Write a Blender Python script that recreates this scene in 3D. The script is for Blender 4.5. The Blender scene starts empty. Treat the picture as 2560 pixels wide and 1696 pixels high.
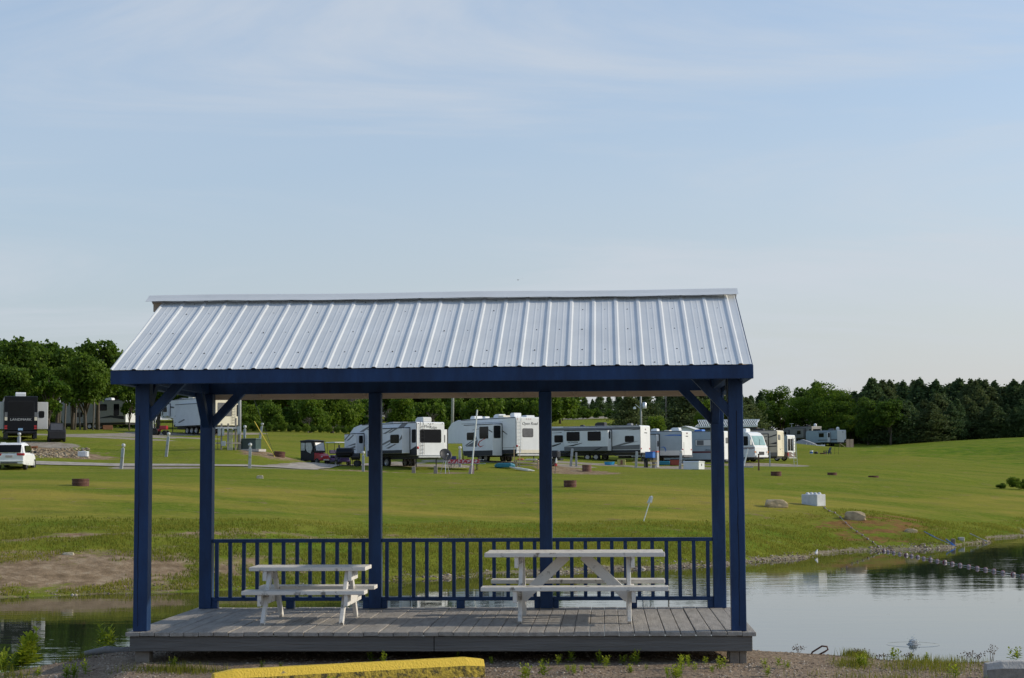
import bpy, bmesh, math, random
import numpy as np
from mathutils import Vector, Matrix

scene = bpy.context.scene
C = scene.collection
R = math.radians
rnd = random.Random(11)

# ------------------------------------------------------------------ camera
F, PITCH, ROLL, YAW = 4191.9, 0.0771, -0.0062, -0.0549
EYE = 1.5505
PCX, PCY = 4.5773, -16.1486
cp, sp = math.cos(PITCH), math.sin(PITCH)
cr, sr = math.cos(ROLL), math.sin(ROLL)
cam_d = bpy.data.cameras.new('camera')
cam = bpy.data.objects.new('camera', cam_d); C.objects.link(cam)
fw = Vector((0, cp, sp)); up0 = Vector((0, -sp, cp)); rt0 = Vector((1, 0, 0))
rt = cr * rt0 + sr * up0
upv = -sr * rt0 + cr * up0
cam.matrix_world = Matrix(((rt.x, upv.x, -fw.x, 0), (rt.y, upv.y, -fw.y, 0), (rt.z, upv.z, -fw.z, EYE), (0, 0, 0, 1)))
cam_d.sensor_width = 36; cam_d.lens = 36 * F / 2560
cam_d.clip_start = 0.5; cam_d.clip_end = 4000
scene.camera = cam

# ------------------------------------------------------------------ light
SUN_EL, SUN_AZ = R(24.5), R(4.0)          # azimuth measured from +x towards +y
sd = Vector((math.cos(SUN_EL) * math.cos(SUN_AZ), math.cos(SUN_EL) * math.sin(SUN_AZ), math.sin(SUN_EL)))
sl = bpy.data.lights.new('sun', 'SUN'); sl.energy = 2.4; sl.angle = R(0.6); sl.color = (1, .90, .74)
so = bpy.data.objects.new('sun', sl); C.objects.link(so)
so.rotation_euler = sd.to_track_quat('Z', 'Y').to_euler(); so.location = (60, 10, 60)

world = bpy.data.worlds.new('World'); scene.world = world; world.use_nodes = True
nt = world.node_tree; nt.nodes.clear()
def wn(t, **k):
    n = nt.nodes.new(t)
    for a, b in k.items(): setattr(n, a, b)
    return n
def wl(a, b): nt.links.new(a, b)
sky = wn('ShaderNodeTexSky', sky_type='NISHITA', sun_disc=False, sun_elevation=SUN_EL,
         sun_rotation=math.pi / 2 - SUN_AZ, altitude=0, air_density=1.0, dust_density=.8, ozone_density=1.15)
tc = wn('ShaderNodeTexCoord')
sep = wn('ShaderNodeSeparateXYZ'); wl(tc.outputs['Generated'], sep.inputs[0])
def wmath(op, a, b=None, clamp=False):
    n = wn('ShaderNodeMath', operation=op, use_clamp=clamp)
    for i, x in enumerate((a, b)):
        if x is None: continue
        if isinstance(x, (int, float)): n.inputs[i].default_value = x
        else: wl(x, n.inputs[i])
    return n.outputs[0]
zz = wmath('ADD', wmath('MAXIMUM', sep.outputs[2], 0.0), 0.12)
px = wmath('DIVIDE', sep.outputs[0], zz); py = wmath('DIVIDE', sep.outputs[1], zz)
cmb = wn('ShaderNodeCombineXYZ'); wl(px, cmb.inputs[0]); wl(py, cmb.inputs[1])
mp = wn('ShaderNodeMapping'); mp.inputs['Rotation'].default_value = (0, 0, R(24)); mp.inputs['Scale'].default_value = (.42, .95, 1)
mp.inputs['Location'].default_value = (14.0, 3.0, 0)
wl(cmb.outputs[0], mp.inputs[0])
n1 = wn('ShaderNodeTexNoise'); n1.inputs['Scale'].default_value = 1.1; n1.inputs['Detail'].default_value = 10; n1.inputs['Roughness'].default_value = .60; n1.inputs['Distortion'].default_value = .9
wl(mp.outputs[0], n1.inputs['Vector'])
cr1 = wn('ShaderNodeValToRGB'); cr1.color_ramp.elements[0].position = .42; cr1.color_ramp.elements[1].position = .68; cr1.color_ramp.interpolation = 'EASE'
wl(n1.outputs[0], cr1.inputs[0])
n2 = wn('ShaderNodeTexNoise'); n2.inputs['Scale'].default_value = .55; n2.inputs['Detail'].default_value = 4; n2.inputs['Distortion'].default_value = .5
wl(mp.outputs[0], n2.inputs['Vector'])
cr2 = wn('ShaderNodeValToRGB'); cr2.color_ramp.elements[0].position = .40; cr2.color_ramp.elements[1].position = .72; cr2.color_ramp.interpolation = 'EASE'
wl(n2.outputs[0], cr2.inputs[0])
mask = wmath('ADD', wmath('MULTIPLY', cr1.outputs[0], .62), wmath('MULTIPLY', cr2.outputs[0], .22), clamp=True)
# thin veil low over the horizon
veil = wmath('MULTIPLY', wmath('POWER', wmath('SUBTRACT', 1.0, wmath('MINIMUM', wmath('MULTIPLY', wmath('MAXIMUM', sep.outputs[2], 0.0), 2.25), 1.0)), 1.35), .95)
mx0 = wn('ShaderNodeMix', data_type='RGBA'); wl(veil, mx0.inputs[0])
sat = wn('ShaderNodeMix', data_type='RGBA', blend_type='MULTIPLY'); sat.inputs[0].default_value = 1; sat.inputs[7].default_value = (.89, 1.01, 1.09, 1); wl(sky.outputs[0], sat.inputs[6]); wl(sat.outputs[2], mx0.inputs[6])
vl = wn('ShaderNodeMix', data_type='RGBA'); vl.inputs[6].default_value = (2.60, 2.69, 2.98, 1); vl.inputs[7].default_value = (3.20, 3.05, 3.13, 1)
wl(wmath('ADD', wmath('MULTIPLY', sep.outputs[0], 1.7), .55, clamp=True), vl.inputs[0]); wl(vl.outputs[2], mx0.inputs[7])
mx = wn('ShaderNodeMix', data_type='RGBA'); wl(mask, mx.inputs[0]); wl(mx0.outputs[2], mx.inputs[6]); mx.inputs[7].default_value = (3.45, 3.72, 4.10, 1)
bg = wn('ShaderNodeBackground'); bg.inputs[1].default_value = .13
wl(mx.outputs[2], bg.inputs[0])
ow = wn('ShaderNodeOutputWorld'); wl(bg.outputs[0], ow.inputs[0])
scene.view_settings.view_transform = 'Standard'; scene.view_settings.look = 'None'
scene.view_settings.exposure = 0.45; scene.view_settings.gamma = 1
scene.cycles.max_bounces = 6; scene.cycles.transparent_max_bounces = 6

# ------------------------------------------------------------------ pixel <-> world helpers (source photo 2560 x 1696)
def ray(u, v):
    du, dv = u - 1280, v - 848
    a = (cr * du + sr * dv) / F; b = -(-sr * du + cr * dv) / F
    return Vector((a, cp - sp * b, sp + cp * b))
def at(u, v, d):
    r = ray(u, v); return Vector((0, 0, EYE)) + r * (d / r.y)
cyw, syw = math.cos(YAW), math.sin(YAW)
def PW(X, Y, Z=0.0):
    dx, dy = X - PCX, Y - PCY
    return Vector((cyw * dx - syw * dy, syw * dx + cyw * dy, Z))
def deck_at(u, v, Z=0.0):
    r = ray(u, v); p = Vector((0, 0, EYE)) + r * ((Z - EYE) / r.z)
    dx = cyw * p.x + syw * p.y; dy = -syw * p.x + cyw * p.y
    return dx + PCX, dy + PCY

# ------------------------------------------------------------------ terrain
WATER = -2.2
def hz(u): return 1172 - (u - 1280) * 0.0062
ctrl = []
def cpnt(u, v, d):
    p = at(u, v, d); ctrl.append((p.x, p.y, p.z))
def cz(u, d, z):
    p = at(u, 1172, d); ctrl.append((p.x, d, z))
SH = [(-2500, 47), (-800, 49), (0, 50.5), (200, 51.5), (480, 52.5), (800, 55), (1100, 58), (1350, 60), (1600, 62.5), (1850, 65.5), (2030, 70), (2196, 75.5), (2380, 77.5), (2480, 83), (2560, 89), (2800, 100), (4200, 120)]
SHu = np.array([a for a, b in SH], float); SHd = np.array([b for a, b in SH], float)
for u, d in SH:
    cz(u, d, WATER); cz(u, d - 5, WATER - .9)
for t in [(-400, 1345, 59), (0, 1345, 60), (200, 1343, 60), (480, 1335, 61.5), (800, 1345, 64), (1100, 1345, 66.5), (1350, 1350, 68), (1650, 1345, 70), (1850, 1330, 75), (2030, 1318, 80),
          (-400, 1285, 68), (200, 1285, 69), (640, 1285, 72), (1000, 1285, 77), (1350, 1280, 81), (1700, 1275, 83), (2030, 1262, 88), (2250, 1290, 92), (2400, 1300, 96), (2560, 1275, 106),
          (-400, 1215, 82), (202, 1215, 82), (640, 1215, 88), (1000, 1216, 95), (1425, 1218, 93), (1700, 1215, 103), (1940, 1190, 122), (2080, 1190, 138), (2185, 1194, 132), (2300, 1212, 122), (2560, 1227, 126),
          (2800, 1235, 128), (-400, 1180, 108), (20, 1176, 107), (200, 1176, 110), (625, 1171, 112), (900, 1180, 116), (1180, 1182, 122), (1425, 1186, 120), (1650, 1172, 140),
          (60, 1140, 119), (300, 1140, 125), (40, 1107, 131), (150, 1104, 132), (640, 1124, 130), (800, 1162, 132), (930, 1167, 127), (1100, 1164, 131), (1300, 1158, 138), (1500, 1153, 160), (1640, 1156, 162), (1740, 1160, 170),
          (1900, 1160, 172), (1960, 1166, 170), (2060, 1150, 200), (2060, 1139, 238), (2040, 1119, 345), (2140, 1116, 345), (1980, 1124, 330),
          (250, 1079, 170), (450, 1089, 170), (560, 1086, 172), (312, 1073, 203), (100, 1075, 190), (640, 1095, 165), (850, 1096, 168), (850, 1090, 210), (400, 1070, 230),
          (1100, 1095, 180), (1100, 1080, 240), (1400, 1066, 270), (1500, 1052, 310), (1700, 1060, 300), (1400, 1045, 350), (1700, 1040, 360), (1850, 1080, 330),
          (2200, 1170, 162), (2200, 1118, 305), (2300, 1106, 360), (2400, 1103, 330), (2560, 1135, 275), (2560, 1100, 310), (2800, 1105, 280),
          (1900, 1100, 385), (2050, 1112, 390), (2200, 1110, 390), (2400, 1102, 385), (2600, 1098, 385), (2050, 1112, 440), (2400, 1104, 440), (1700, 1060, 420), (2800, 1100, 385), (2560, 1170, 200), (2560, 1180, 226), (2300, 1143, 205), (2300, 1147, 236), (2100, 1127, 290), (2000, 1129, 290), (1940, 1134, 290), (2560, 1238, 148), (2300, 1207, 145), (2560, 1200, 172), (2800, 1178, 205), (2800, 1184, 232), (850, 1179, 123), (950, 1187, 121.5), (1080, 1187, 121.5), (1200, 1181, 125), (1300, 1176, 130), (1425, 1187, 128), (1600, 1171, 147)]:
    cpnt(*t)
for u in (-2500, 4600):
    for d, z in ((70, -.3), (110, 1.2), (160, 3.5), (240, 5.5), (380, 7)): cz(u, d, z)
for u in (-1500, -400, 300, 900, 1500, 2000, 2560, 3400): cz(u, 520, 11)
for u in (-900, 500, 1500, 2560, 3600): cz(u, 900, 13)
cp_ = np.array(ctrl)
def _U(r2): return np.where(r2 > 1e-9, r2 * np.log(np.maximum(r2, 1e-9)), 0)
S_ = 100.0
XY = np.c_[cp_[:, 0] / S_, cp_[:, 1] / S_]
_n = len(XY)
D2 = ((XY[:, None] - XY[None]) ** 2).sum(-1)
A_ = np.zeros((_n + 3, _n + 3)); A_[:_n, :_n] = _U(D2) + np.eye(_n) * 2e-5
A_[:_n, _n] = 1; A_[:_n, _n + 1:] = XY; A_[_n, :_n] = 1; A_[_n + 1:, :_n] = XY.T
Wt = np.linalg.solve(A_, np.r_[cp_[:, 2], 0, 0, 0])
def vnoise(x, y, s, seed=0):
    x = np.asarray(x) / s; y = np.asarray(y) / s
    xi = np.floor(x).astype(np.int64); yi = np.floor(y).astype(np.int64); fx = x - xi; fy = y - yi
    fx = fx * fx * (3 - 2 * fx); fy = fy * fy * (3 - 2 * fy)
    def h(a, b):
        n = (a * 374761393 + b * 668265263 + seed * 974634777) & 0x7fffffff
        n = ((n ^ (n >> 13)) * 1274126177) & 0x7fffffff
        return ((n ^ (n >> 16)) & 0xffff) / 65535.0
    return (h(xi, yi) * (1 - fx) + h(xi + 1, yi) * fx) * (1 - fy) + (h(xi, yi + 1) * (1 - fx) + h(xi + 1, yi + 1) * fx) * fy
def fbm(x, y, s, seed=0, o=3):
    t = 0; a = .5
    for i in range(o): t = t + a * vnoise(x, y, s / 2 ** i, seed + i); a *= .5
    return t / (1 - .5 ** o)
EDu = np.array([-4000, -600, 0, 118, 177, 251, 319, 420, 1700, 1886, 2074, 2205, 2373, 2560, 3200, 6000], float)
EDd = np.array([15.6, 16.2, 16.6, 17.0, 17.0, 17.4, 17.8, 18.0, 18.0, 17.4, 17.2, 16.8, 16.7, 16.8, 16.4, 15.0])
EDz = np.array([-.55, -.5, -.42, -.39, -.36, -.34, -.30, -.30, -.30, -.32, -.35, -.37, -.38, -.39, -.4, -.4])
def Hn(x, y):
    x = np.atleast_1d(np.asarray(x, float)); y = np.atleast_1d(np.asarray(y, float))
    yy = np.maximum(y, 1.0)
    u = np.clip(1280 + F * x / yy, -4000, 6000)
    q = np.c_[x / S_, y / S_]
    far = np.empty(len(x))
    for i in range(0, len(x), 20000):
        qq = q[i:i + 20000]
        d2 = ((qq[:, None] - XY[None]) ** 2).sum(-1)
        far[i:i + 20000] = _U(d2) @ Wt[:_n] + Wt[_n] + qq @ Wt[_n + 1:]
    far = np.clip(far, -3.3, 15)
    bank = np.clip(1 - np.abs(yy - 66) / 30, 0, 1)
    far = far + (fbm(x, y, 5, 3) - .5) * .30 * bank + (fbm(x, y, 1.3, 9) - .5) * .12 * bank
    ed = np.interp(u, EDu, EDd); ez = np.interp(u, EDu, EDz)
    near = ez + (fbm(x, y, 1.1, 5) - .5) * .07 + (fbm(x, y, .3, 6) - .5) * .02
    drop = np.maximum(yy - ed, 0)
    near = near - np.where(drop < 1, .35 * drop * drop, .35 + (drop - 1) * .62)
    near = np.maximum(near, -3.3)
    z = np.where(yy < 33, near, far)
    t = np.clip((yy - 30) / 6, 0, 1)
    z = np.where((yy >= 30) & (yy <= 36), near * (1 - t) + np.minimum(far, -3.0) * t, z)
    z = np.where((yy > 36) & (yy < np.interp(u, SHu, SHd) - 7), np.minimum(z, -2.9), z)
    return z
def H(x, y): return float(Hn(x, y)[0])
def gp(u, d, dz=0.0):
    p = at(u, 1172, d); return Vector((p.x, d, H(p.x, d) + dz))
def hit(u, v, d0=12, d1=400):
    r = ray(u, v); ds = np.geomspace(d0, d1, 1400); k = ds / r.y
    z = Hn(r.x * k, ds); zr = EYE + r.z * k
    w = np.where((zr <= z))[0]
    d = ds[w[0]] if len(w) else d1
    return Vector((r.x * d / r.y, d, H(r.x * d / r.y, d)))

# ------------------------------------------------------------------ mesh builder
class MB:
    def __init__(s): s.v = []; s.f = []; s.m = []
    def add(s, vs, fs, mi=0):
        o = len(s.v); s.v += [tuple(p) for p in vs]
        for f in fs: s.f.append([i + o for i in f]); s.m.append(mi)
        return s
    def box(s, x0, x1, y0, y1, z0, z1, mi=0, M=None):
        vs = [Vector(p) for p in ((x0, y0, z0), (x1, y0, z0), (x1, y1, z0), (x0, y1, z0), (x0, y0, z1), (x1, y0, z1), (x1, y1, z1), (x0, y1, z1))]
        if M is not None: vs = [M @ p for p in vs]
        return s.add(vs, [(0, 3, 2, 1), (4, 5, 6, 7), (0, 1, 5, 4), (1, 2, 6, 5), (2, 3, 7, 6), (3, 0, 4, 7)], mi)
    def bar(s, a, b, w, h, mi=0, up=(0, 0, 1)):
        a = Vector(a); b = Vector(b); d = (b - a); L = d.length; d.normalize(); upv = Vector(up)
        if abs(d.dot(upv)) > .99: upv = Vector((0, 1, 0))
        x = d.cross(upv).normalized(); z = x.cross(d)
        M = Matrix(((x.x, d.x, z.x, a.x), (x.y, d.y, z.y, a.y), (x.z, d.z, z.z, a.z), (0, 0, 0, 1)))
        return s.box(-w / 2, w / 2, 0, L, -h / 2, h / 2, mi, M)
    def tube(s, pts, rs, n=8, mi=0, cap=True):
        pts = [Vector(p) for p in pts]
        if not isinstance(rs, (list, tuple)): rs = [rs] * len(pts)
        o = len(s.v); prev = None
        for i, p in enumerate(pts):
            d = (pts[min(i + 1, len(pts) - 1)] - pts[max(i - 1, 0)]).normalized()
            if prev is None:
                a = Vector((0, 0, 1)) if abs(d.z) < .9 else Vector((1, 0, 0))
                x = d.cross(a).normalized()
            else: x = (prev - d * prev.dot(d)).normalized()
            prev = x; y = d.cross(x)
            for k in range(n):
                t = 2 * math.pi * k / n; q = p + (x * math.cos(t) + y * math.sin(t)) * rs[i]; s.v.append(tuple(q))
        for i in range(len(pts) - 1):
            for k in range(n):
                k2 = (k + 1) % n; s.f.append([o + i * n + k, o + i * n + k2, o + (i + 1) * n + k2, o + (i + 1) * n + k]); s.m.append(mi)
        if cap:
            s.f.append([o + k for k in range(n)][::-1]); s.m.append(mi)
            e = o + (len(pts) - 1) * n; s.f.append([e + k for k in range(n)]); s.m.append(mi)
        return s
    def prism(s, poly, t0, t1, axis='y', mi=0):
        n = len(poly)
        def P(a, b, t): return {'y': (a, t, b), 'x': (t, a, b), 'z': (a, b, t)}[axis]
        vs = [P(a, b, t0) for a, b in poly] + [P(a, b, t1) for a, b in poly]
        fs = [list(range(n)), list(range(n, 2 * n))[::-1]] + [[i, i + n, (i + 1) % n + n, (i + 1) % n] for i in range(n)]
        return s.add(vs, fs, mi)
    def lathe(s, prof, n=16, mi=0, M=None):
        o = len(s.v)
        for r, z in prof:
            for k in range(n):
                t = 2 * math.pi * k / n; p = Vector((r * math.cos(t), r * math.sin(t), z)); s.v.append(tuple(M @ p if M is not None else p))
        for i in range(len(prof) - 1):
            for k in range(n):
                k2 = (k + 1) % n; s.f.append([o + i * n + k, o + i * n + k2, o + (i + 1) * n + k2, o + (i + 1) * n + k]); s.m.append(mi)
        return s
    def build(s, name, mats, parent=None, smooth=False, bevel=0, seg=1, fixn=True):
        me = bpy.data.meshes.new(name); me.from_pydata(s.v, [], s.f); me.update()
        mats = mats if isinstance(mats, (list, tuple)) else [mats]
        for m in mats: me.materials.append(m)
        me.polygons.foreach_set('material_index', s.m)
        if fixn:
            b = bmesh.new(); b.from_mesh(me); bmesh.ops.recalc_face_normals(b, faces=b.faces); b.to_mesh(me); b.free()
        if smooth: me.polygons.foreach_set('use_smooth', [True] * len(me.polygons))
        o = bpy.data.objects.new(name, me); C.objects.link(o)
        if parent: o.parent = parent
        if bevel:
            md = o.modifiers.new('bevel', 'BEVEL'); md.width = bevel; md.segments = seg; md.limit_method = 'ANGLE'; md.angle_limit = R(40)
        return o
def np_mesh(name, V, Fq, mat, parent=None, tint=None, smooth=False):
    """V (n,3), Fq (m,k) arrays"""
    me = bpy.data.meshes.new(name); n, m, k = len(V), len(Fq), Fq.shape[1]
    me.vertices.add(n); me.vertices.foreach_set('co', np.asarray(V, np.float32).ravel())
    me.loops.add(m * k); me.loops.foreach_set('vertex_index', Fq.astype(np.int32).ravel())
    me.polygons.add(m); me.polygons.foreach_set('loop_start', np.arange(0, m * k, k, dtype=np.int32))
    try: me.polygons.foreach_set('loop_total', np.full(m, k, np.int32))
    except Exception: pass
    if tint is not None:
        a = me.attributes.new('tint', 'FLOAT', 'POINT'); a.data.foreach_set('value', np.asarray(tint, np.float32))
    me.update(calc_edges=True); me.validate()
    if smooth: me.polygons.foreach_set('use_smooth', [True] * m)
    me.materials.append(mat)
    o = bpy.data.objects.new(name, me); C.objects.link(o)
    if parent: o.parent = parent
    return o
def thing(name, label, cat, loc=(0, 0, 0), rotz=0, group=None):
    o = bpy.data.objects.new(name, None); C.objects.link(o); o.empty_display_size = .2
    o.location = loc; o.rotation_euler = (0, 0, rotz); o['label'] = label; o['category'] = cat
    if group: o['group'] = group
    return o
def tag(o, label, cat, group=None):
    o['label'] = label; o['category'] = cat
    if group: o['group'] = group
    return o
def kids(o): return [x for x in C.objects if x.parent == o]
def dup(root, loc, rotz=0, scale=1, label=None, tilt=None):
    def cp2(o, par):
        c = o.copy(); C.objects.link(c)
        if par: c.parent = par
        for ch in list(o.children): cp2(ch, c)
        return c
    r = cp2(root, None); r.location = loc; r.rotation_euler = (tilt[0] if tilt else 0, tilt[1] if tilt else 0, rotz)
    r.scale = (scale,) * 3 if isinstance(scale, (int, float)) else scale
    if label: r['label'] = label
    return r
def rrect(x0, x1, z0, z1, r=.08, n=4):
    r = min(r, (x1 - x0) / 2.01, (z1 - z0) / 2.01); P = []
    for cx, cy, a0 in ((x1 - r, z1 - r, 0), (x0 + r, z1 - r, 90), (x0 + r, z0 + r, 180), (x1 - r, z0 + r, 270)):
        for k in range(n + 1):
            t = R(a0 + 90 * k / n); P.append((cx + r * math.cos(t), cy + r * math.sin(t)))
    return P
def lettering(text, size, mat, parent, M, name='lettering', shear=0, depth=.004, sx=1.0):
    cu = bpy.data.curves.new('txt', 'FONT'); cu.body = text; cu.size = size; cu.extrude = depth; cu.shear = shear; cu.align_x = 'CENTER'; cu.align_y = 'CENTER'
    to = bpy.data.objects.new('txt', cu); C.objects.link(to)
    bpy.context.view_layer.update()
    me = bpy.data.meshes.new_from_object(to.evaluated_get(bpy.context.evaluated_depsgraph_get()))
    bpy.data.objects.remove(to); bpy.data.curves.remove(cu)
    for v in me.vertices: v.co = M @ Vector((v.co.x * sx, v.co.y, v.co.z))
    me.materials.clear(); me.materials.append(mat)
    o = bpy.data.objects.new(name, me); C.objects.link(o); o.parent = parent; return o
def M_side(x, y, z): return Matrix(((1, 0, 0, x), (0, 0, -1, y), (0, 1, 0, z), (0, 0, 0, 1)))
def M_rear(x, y, z): return Matrix(((0, 0, 1, x), (1, 0, 0, y), (0, 1, 0, z), (0, 0, 0, 1)))

# ------------------------------------------------------------------ materials
MATS = {}
def mat(name, col, rough=.6, metal=0, var=.15, scale=6, col2=None, bump=0, bscale=None, spec=.5, stretch=(1, 1, 1), thr=None, trans=0):
    if name in MATS: return MATS[name]
    m = bpy.data.materials.new(name); m.use_nodes = True; t = m.node_tree; b = t.nodes['Principled BSDF']
    tcn = t.nodes.new('ShaderNodeTexCoord'); mpn = t.nodes.new('ShaderNodeMapping'); mpn.inputs['Scale'].default_value = stretch
    t.links.new(tcn.outputs['Object'], mpn.inputs[0])
    nz = t.nodes.new('ShaderNodeTexNoise'); nz.inputs['Scale'].default_value = scale; nz.inputs['Detail'].default_value = 6; nz.inputs['Roughness'].default_value = .65
    t.links.new(mpn.outputs[0], nz.inputs['Vector'])
    rp = t.nodes.new('ShaderNodeValToRGB')
    a, bb = thr if thr else (.3, .7)
    rp.color_ramp.elements[0].position = a; rp.color_ramp.elements[1].position = bb
    c1 = [c * (1 - var) for c in col]; c2 = list(col2) if col2 else [min(1, c * (1 + var)) for c in col]
    rp.color_ramp.elements[0].color = (*c1, 1); rp.color_ramp.elements[1].color = (*c2, 1)
    t.links.new(nz.outputs[0], rp.inputs[0]); t.links.new(rp.outputs[0], b.inputs['Base Color'])
    b.inputs['Roughness'].default_value = rough; b.inputs['Metallic'].default_value = metal; b.inputs['Specular IOR Level'].default_value = spec
    if bump:
        bn = t.nodes.new('ShaderNodeBump'); bn.inputs['Strength'].default_value = bump; bn.inputs['Distance'].default_value = .02
        n2 = t.nodes.new('ShaderNodeTexNoise'); n2.inputs['Scale'].default_value = bscale or scale * 3; n2.inputs['Detail'].default_value = 5
        t.links.new(mpn.outputs[0], n2.inputs['Vector']); t.links.new(n2.outputs[0], bn.inputs['Height']); t.links.new(bn.outputs[0], b.inputs['Normal'])
    if trans:
        b.inputs['Transmission Weight'].default_value = trans
    MATS[name] = m; return m
def foliage(name, ca, cb, rough=.7, tr=.3, scale=.35):
    m = bpy.data.materials.new(name); m.use_nodes = True; t = m.node_tree; b = t.nodes['Principled BSDF']; o = t.nodes['Material Output']
    at_ = t.nodes.new('ShaderNodeAttribute'); at_.attribute_name = 'tint'
    oi = t.nodes.new('ShaderNodeObjectInfo')
    ad = t.nodes.new('ShaderNodeMath'); ad.operation = 'MULTIPLY_ADD'; ad.inputs[1].default_value = .35; ad.inputs[2].default_value = -.15
    t.links.new(oi.outputs['Random'], ad.inputs[0])
    a2 = t.nodes.new('ShaderNodeMath'); a2.operation = 'ADD'; a2.use_clamp = True; t.links.new(at_.outputs['Fac'], a2.inputs[0]); t.links.new(ad.outputs[0], a2.inputs[1])
    mx = t.nodes.new('ShaderNodeMix'); mx.data_type = 'RGBA'; mx.inputs[6].default_value = (*ca, 1); mx.inputs[7].default_value = (*cb, 1)
    t.links.new(a2.outputs[0], mx.inputs[0]); t.links.new(mx.outputs[2], b.inputs['Base Color'])
    b.inputs['Roughness'].default_value = rough; b.inputs['Specular IOR Level'].default_value = .25
    tl = t.nodes.new('ShaderNodeBsdfTranslucent'); t.links.new(mx.outputs[2], tl.inputs[0])
    ms = t.nodes.new('ShaderNodeMixShader'); ms.inputs[0].default_value = tr
    t.links.new(b.outputs[0], ms.inputs[1]); t.links.new(tl.outputs[0], ms.inputs[2]); t.links.new(ms.outputs[0], o.inputs[0])
    return m

navy = mat('navy_paint', (.006, .032, .102), .5, 0, .35, 5, col2=(.010, .049, .150), bump=.3, bscale=14, stretch=(1, 1, .25), spec=.35)
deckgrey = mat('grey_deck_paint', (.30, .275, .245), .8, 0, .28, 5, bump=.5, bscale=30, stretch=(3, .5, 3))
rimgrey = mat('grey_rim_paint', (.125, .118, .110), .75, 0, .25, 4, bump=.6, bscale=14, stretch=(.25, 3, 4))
whitewood = mat('white_chipped_paint', (.26, .24, .21), .75, 0, .15, 9, col2=(.68, .655, .61), thr=(.34, .43), bump=.35, bscale=20)
barewood = mat('bare_wood', (.48, .40, .30), .8, 0, .2, 4, bump=.3, stretch=(.3, 3, 3))
oldwood = mat('weathered_wood', (.20, .17, .14), .9, 0, .3, 7, bump=.5)
steel = mat('roof_metal', (.63, .645, .645), .5, 0, .07, 1.6, bump=.03, bscale=3)
screwm = mat('screw_grey', (.10, .11, .12), .5, .6)
yellow = mat('yellow_curb_paint', (.30, .24, .12), .7, 0, .2, 9, col2=(.70, .48, .04), thr=(.29, .35), bump=.5, bscale=60)
concrete = mat('concrete', (.42, .40, .37), .9, 0, .25, 5, bump=.5, bscale=40)
blockc = mat('pale_concrete', (.55, .56, .57), .9, 0, .15, 3, bump=.3, bscale=20)
rockm = mat('limestone', (.40, .31, .19), .95, 0, .35, 3, bump=.9, bscale=8)
rust = mat('rusty_steel', (.10, .045, .03), .85, .1, .4, 6, col2=(.16, .07, .05), bump=.4)
galv = mat('grey_post_paint', (.34, .35, .355), .7, 0, .2, 6)
greybox = mat('grey_enamel', (.33, .37, .40), .5, 0, .1, 3)
darkgreen = mat('green_enamel', (.035, .065, .06), .45, 0, .12, 2)
white = mat('white_gelcoat', (.74, .75, .75), .35, 0, .05, 1.5)
warmwhite = mat('cream_gelcoat', (.70, .64, .50), .4, 0, .06, 1.5)
offwhite = mat('off_white_panel', (.62, .62, .60), .45, 0, .06, 1.5)
lapwhite = mat('white_lap_siding', (.66, .68, .70), .45, 0, .06, 1.5)
bluegrey = mat('pale_blue_siding', (.31, .375, .42), .5, 0, .08, 1.5)
beige = mat('beige_panel', (.46, .42, .35), .5, 0, .08, 1.5)
taupe = mat('taupe_panel', (.19, .18, .17), .45, 0, .1, 1.5)
midgrey = mat('grey_panel', (.13, .135, .145), .45, 0, .1, 2)
charcoal = mat('charcoal_panel', (.028, .030, .035), .5, 0, .15, 2, spec=.25)
black = mat('black_plastic', (.013, .013, .015), .5, 0, .2, 3)
blackpaint = mat('black_gelcoat', (.006, .007, .010), .3, 0, .2, 2, spec=.22)
glass = mat('dark_glass', (.008, .009, .011), .10, 0, .2, 1, spec=.16)
greyglass = mat('grey_curtained_glass', (.13, .13, .135), .15, 0, .2, 2)
tealglass = mat('windscreen_glass', (.22, .36, .36), .12, 0, .25, 1)
rubber = mat('tyre_rubber', (.014, .014, .014), .85, 0, .2, 6)
alloy = mat('alloy_rim', (.45, .45, .46), .35, .7, .1, 6)
redlens = mat('red_lens', (.42, .02, .025), .25, 0, .15, 5)
amber = mat('amber_lens', (.65, .22, .05), .3, 0, .2, 5)
redpaint = mat('red_paint', (.36, .02, .03), .3, 0, .15, 2)
purple = mat('purple_paint', (.06, .04, .13), .3, 0, .15, 2)
bluep = mat('blue_plastic', (.02, .13, .45), .45, 0, .15, 3)
tealp = mat('teal_plastic', (.01, .16, .24), .5, 0, .15, 3)
yellowp = mat('yellow_plastic', (.70, .52, .05), .5, 0, .1, 3)
maroon = mat('maroon_stripe', (.10, .02, .03), .4, 0, .1, 3)
silver = mat('silver_trim', (.55, .56, .57), .3, .6, .08, 3)
tarpg = mat('grey_tarp', (.30, .31, .33), .7, 0, .15, 3, bump=.5)
tarpb = mat('black_tarp', (.012, .012, .015), .7, 0, .3, 4, bump=.6)
vinyl = mat('clear_vinyl', (.50, .51, .50), .2, 0, .2, 4)
lattm = mat('white_lattice', (.66, .68, .68), .6, 0, .1, 3)
redcloth = mat('flag_pattern_cloth', (.42, .03, .04), .85, 0, .1, 7, col2=(.60, .52, .54), thr=(.50, .56))
bark = mat('bark', (.085, .068, .052), .95, 0, .3, 3, bump=.8, bscale=8)
greybark = mat('grey_bark', (.17, .15, .135), .95, 0, .3, 3, bump=.6)
brownwood = mat('brown_stain_wood', (.14, .075, .05), .8, 0, .25, 3)
tanwood = mat('tan_wood', (.48, .36, .24), .8, 0, .15, 3)
ropew = mat('white_rope', (.55, .53, .50), .8)
buoyr = mat('buoy_red', (.16, .022, .026), .45, 0, .2, 8)
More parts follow.
